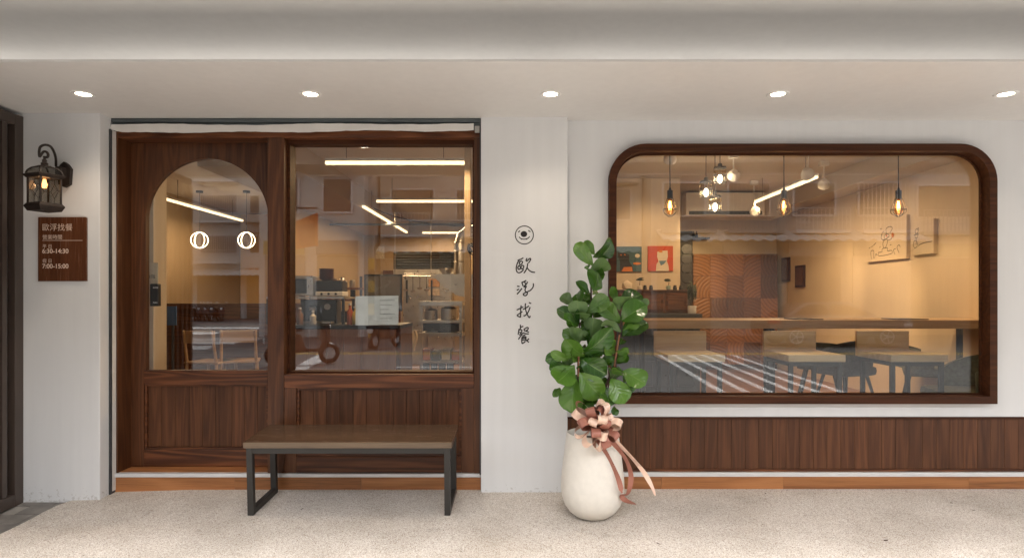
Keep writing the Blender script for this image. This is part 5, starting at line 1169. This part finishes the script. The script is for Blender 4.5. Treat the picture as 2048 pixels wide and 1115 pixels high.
# ------------------------------------------------------------------ kitchen back shelf
by_ = 4.4
t = thing('back_shelf', 'dark kitchen shelf unit with two boards behind the oven', 'shelf', (X(650, by_), by_, IZ)); h0, h1 = X(600, by_), X(722, by_)
box('lower_cabinet', h0, h1, by_, by_+.4, IZ, Z(622, by_), DKPL, t, .004)
for py in (598, 575): box('shelf_board', h0, h1, by_+.02, by_+.35, Z(py, by_)-.025, Z(py, by_), SIDEB, t, .002)
for xx in (h0, h1-.03): box('upright', xx, xx+.03, by_+.05, by_+.08, Z(622, by_)+.0005, Z(552, by_), STEEL, t)
for k in range(14):
    px = 606+16*(k % 7); py = (598, 575)[k//7]; x = X(px+random.uniform(-3, 3), by_+.1); r_ = random.uniform(.03, .045); hh = random.uniform(.08, .15)
    t = thing('canister', 'canister on the '+('lower' if k < 7 else 'upper')+' board of the dark kitchen shelf, '+['first', 'second', 'third', 'fourth', 'fifth', 'sixth', 'last'][k % 7]+' from left', 'canister', (x, by_+.12, Z(py, by_)), 'canisters on the kitchen shelf')
    lathe('can', [(r_*.95, 0), (r_, .006), (r_, hh), (r_*.9, hh+.004)], (x, by_+.12, Z(py, by_)+.0005), random.choice((DKPL, STAIN, CWH, SIDEB, REDP)), t, 14); lathe('lid', [(r_*.92, hh+.0045), (r_*.92, hh+.014), (.01, hh+.018)], (x, by_+.12, Z(py, by_)), random.choice((DKPL, STAIN)), t, 14)
t = thing('utensil_rail', 'steel rail with hanging ladles under the kitchen vent', 'rail', (X(845, 5.0), 5.0, Z(556, 5.0))); tube('bar', [(X(790, 5.0), 5.0, Z(552, 5.0)), (X(862, 5.0), 5.0, Z(552, 5.0))], .008, STAIN, t)
for sx_ in (790, 862): tube('bracket', [(X(sx_, 5.0), 5.0, Z(552, 5.0)), (X(sx_, 5.0), 5.0, IC)], .006, STAIN, t, 6)
for k, px in enumerate((798, 812, 826, 840, 853)):
    x = X(px, 4.99); tt = thing('ladle', 'steel ladle hanging on the rail, '+['first', 'second', 'third', 'fourth', 'fifth'][k]+' from left', 'ladle', (x, 4.97, Z(575, 5.0)))
    tube('handle', [(x, 4.985, Z(553, 5.0)), (x, 4.98, Z(574+3*(k % 3), 5.0))], .005, DKPL, tt, 6); lathe('scoop', [(.0, -.03), (.03, -.022), (.04, 0), (.036, 0)], (x, 4.975, Z(575+3*(k % 3), 5.0)), STAIN, tt, 14)
t = thing('doorway_curtain', 'dark doorway beside the refrigerator in kitchen back wall', 'doorway', (X(780, 8.5), 8.5, IZ)); box('leaf', X(765, 8.5), X(800, 8.5), 8.55, 8.597, IZ, Z(540, 8.5), SIDEB, t, .004); box('handle', X(769, 8.5), X(771, 8.5), 8.5, 8.549, 1.0, 1.15, STAIN, t)
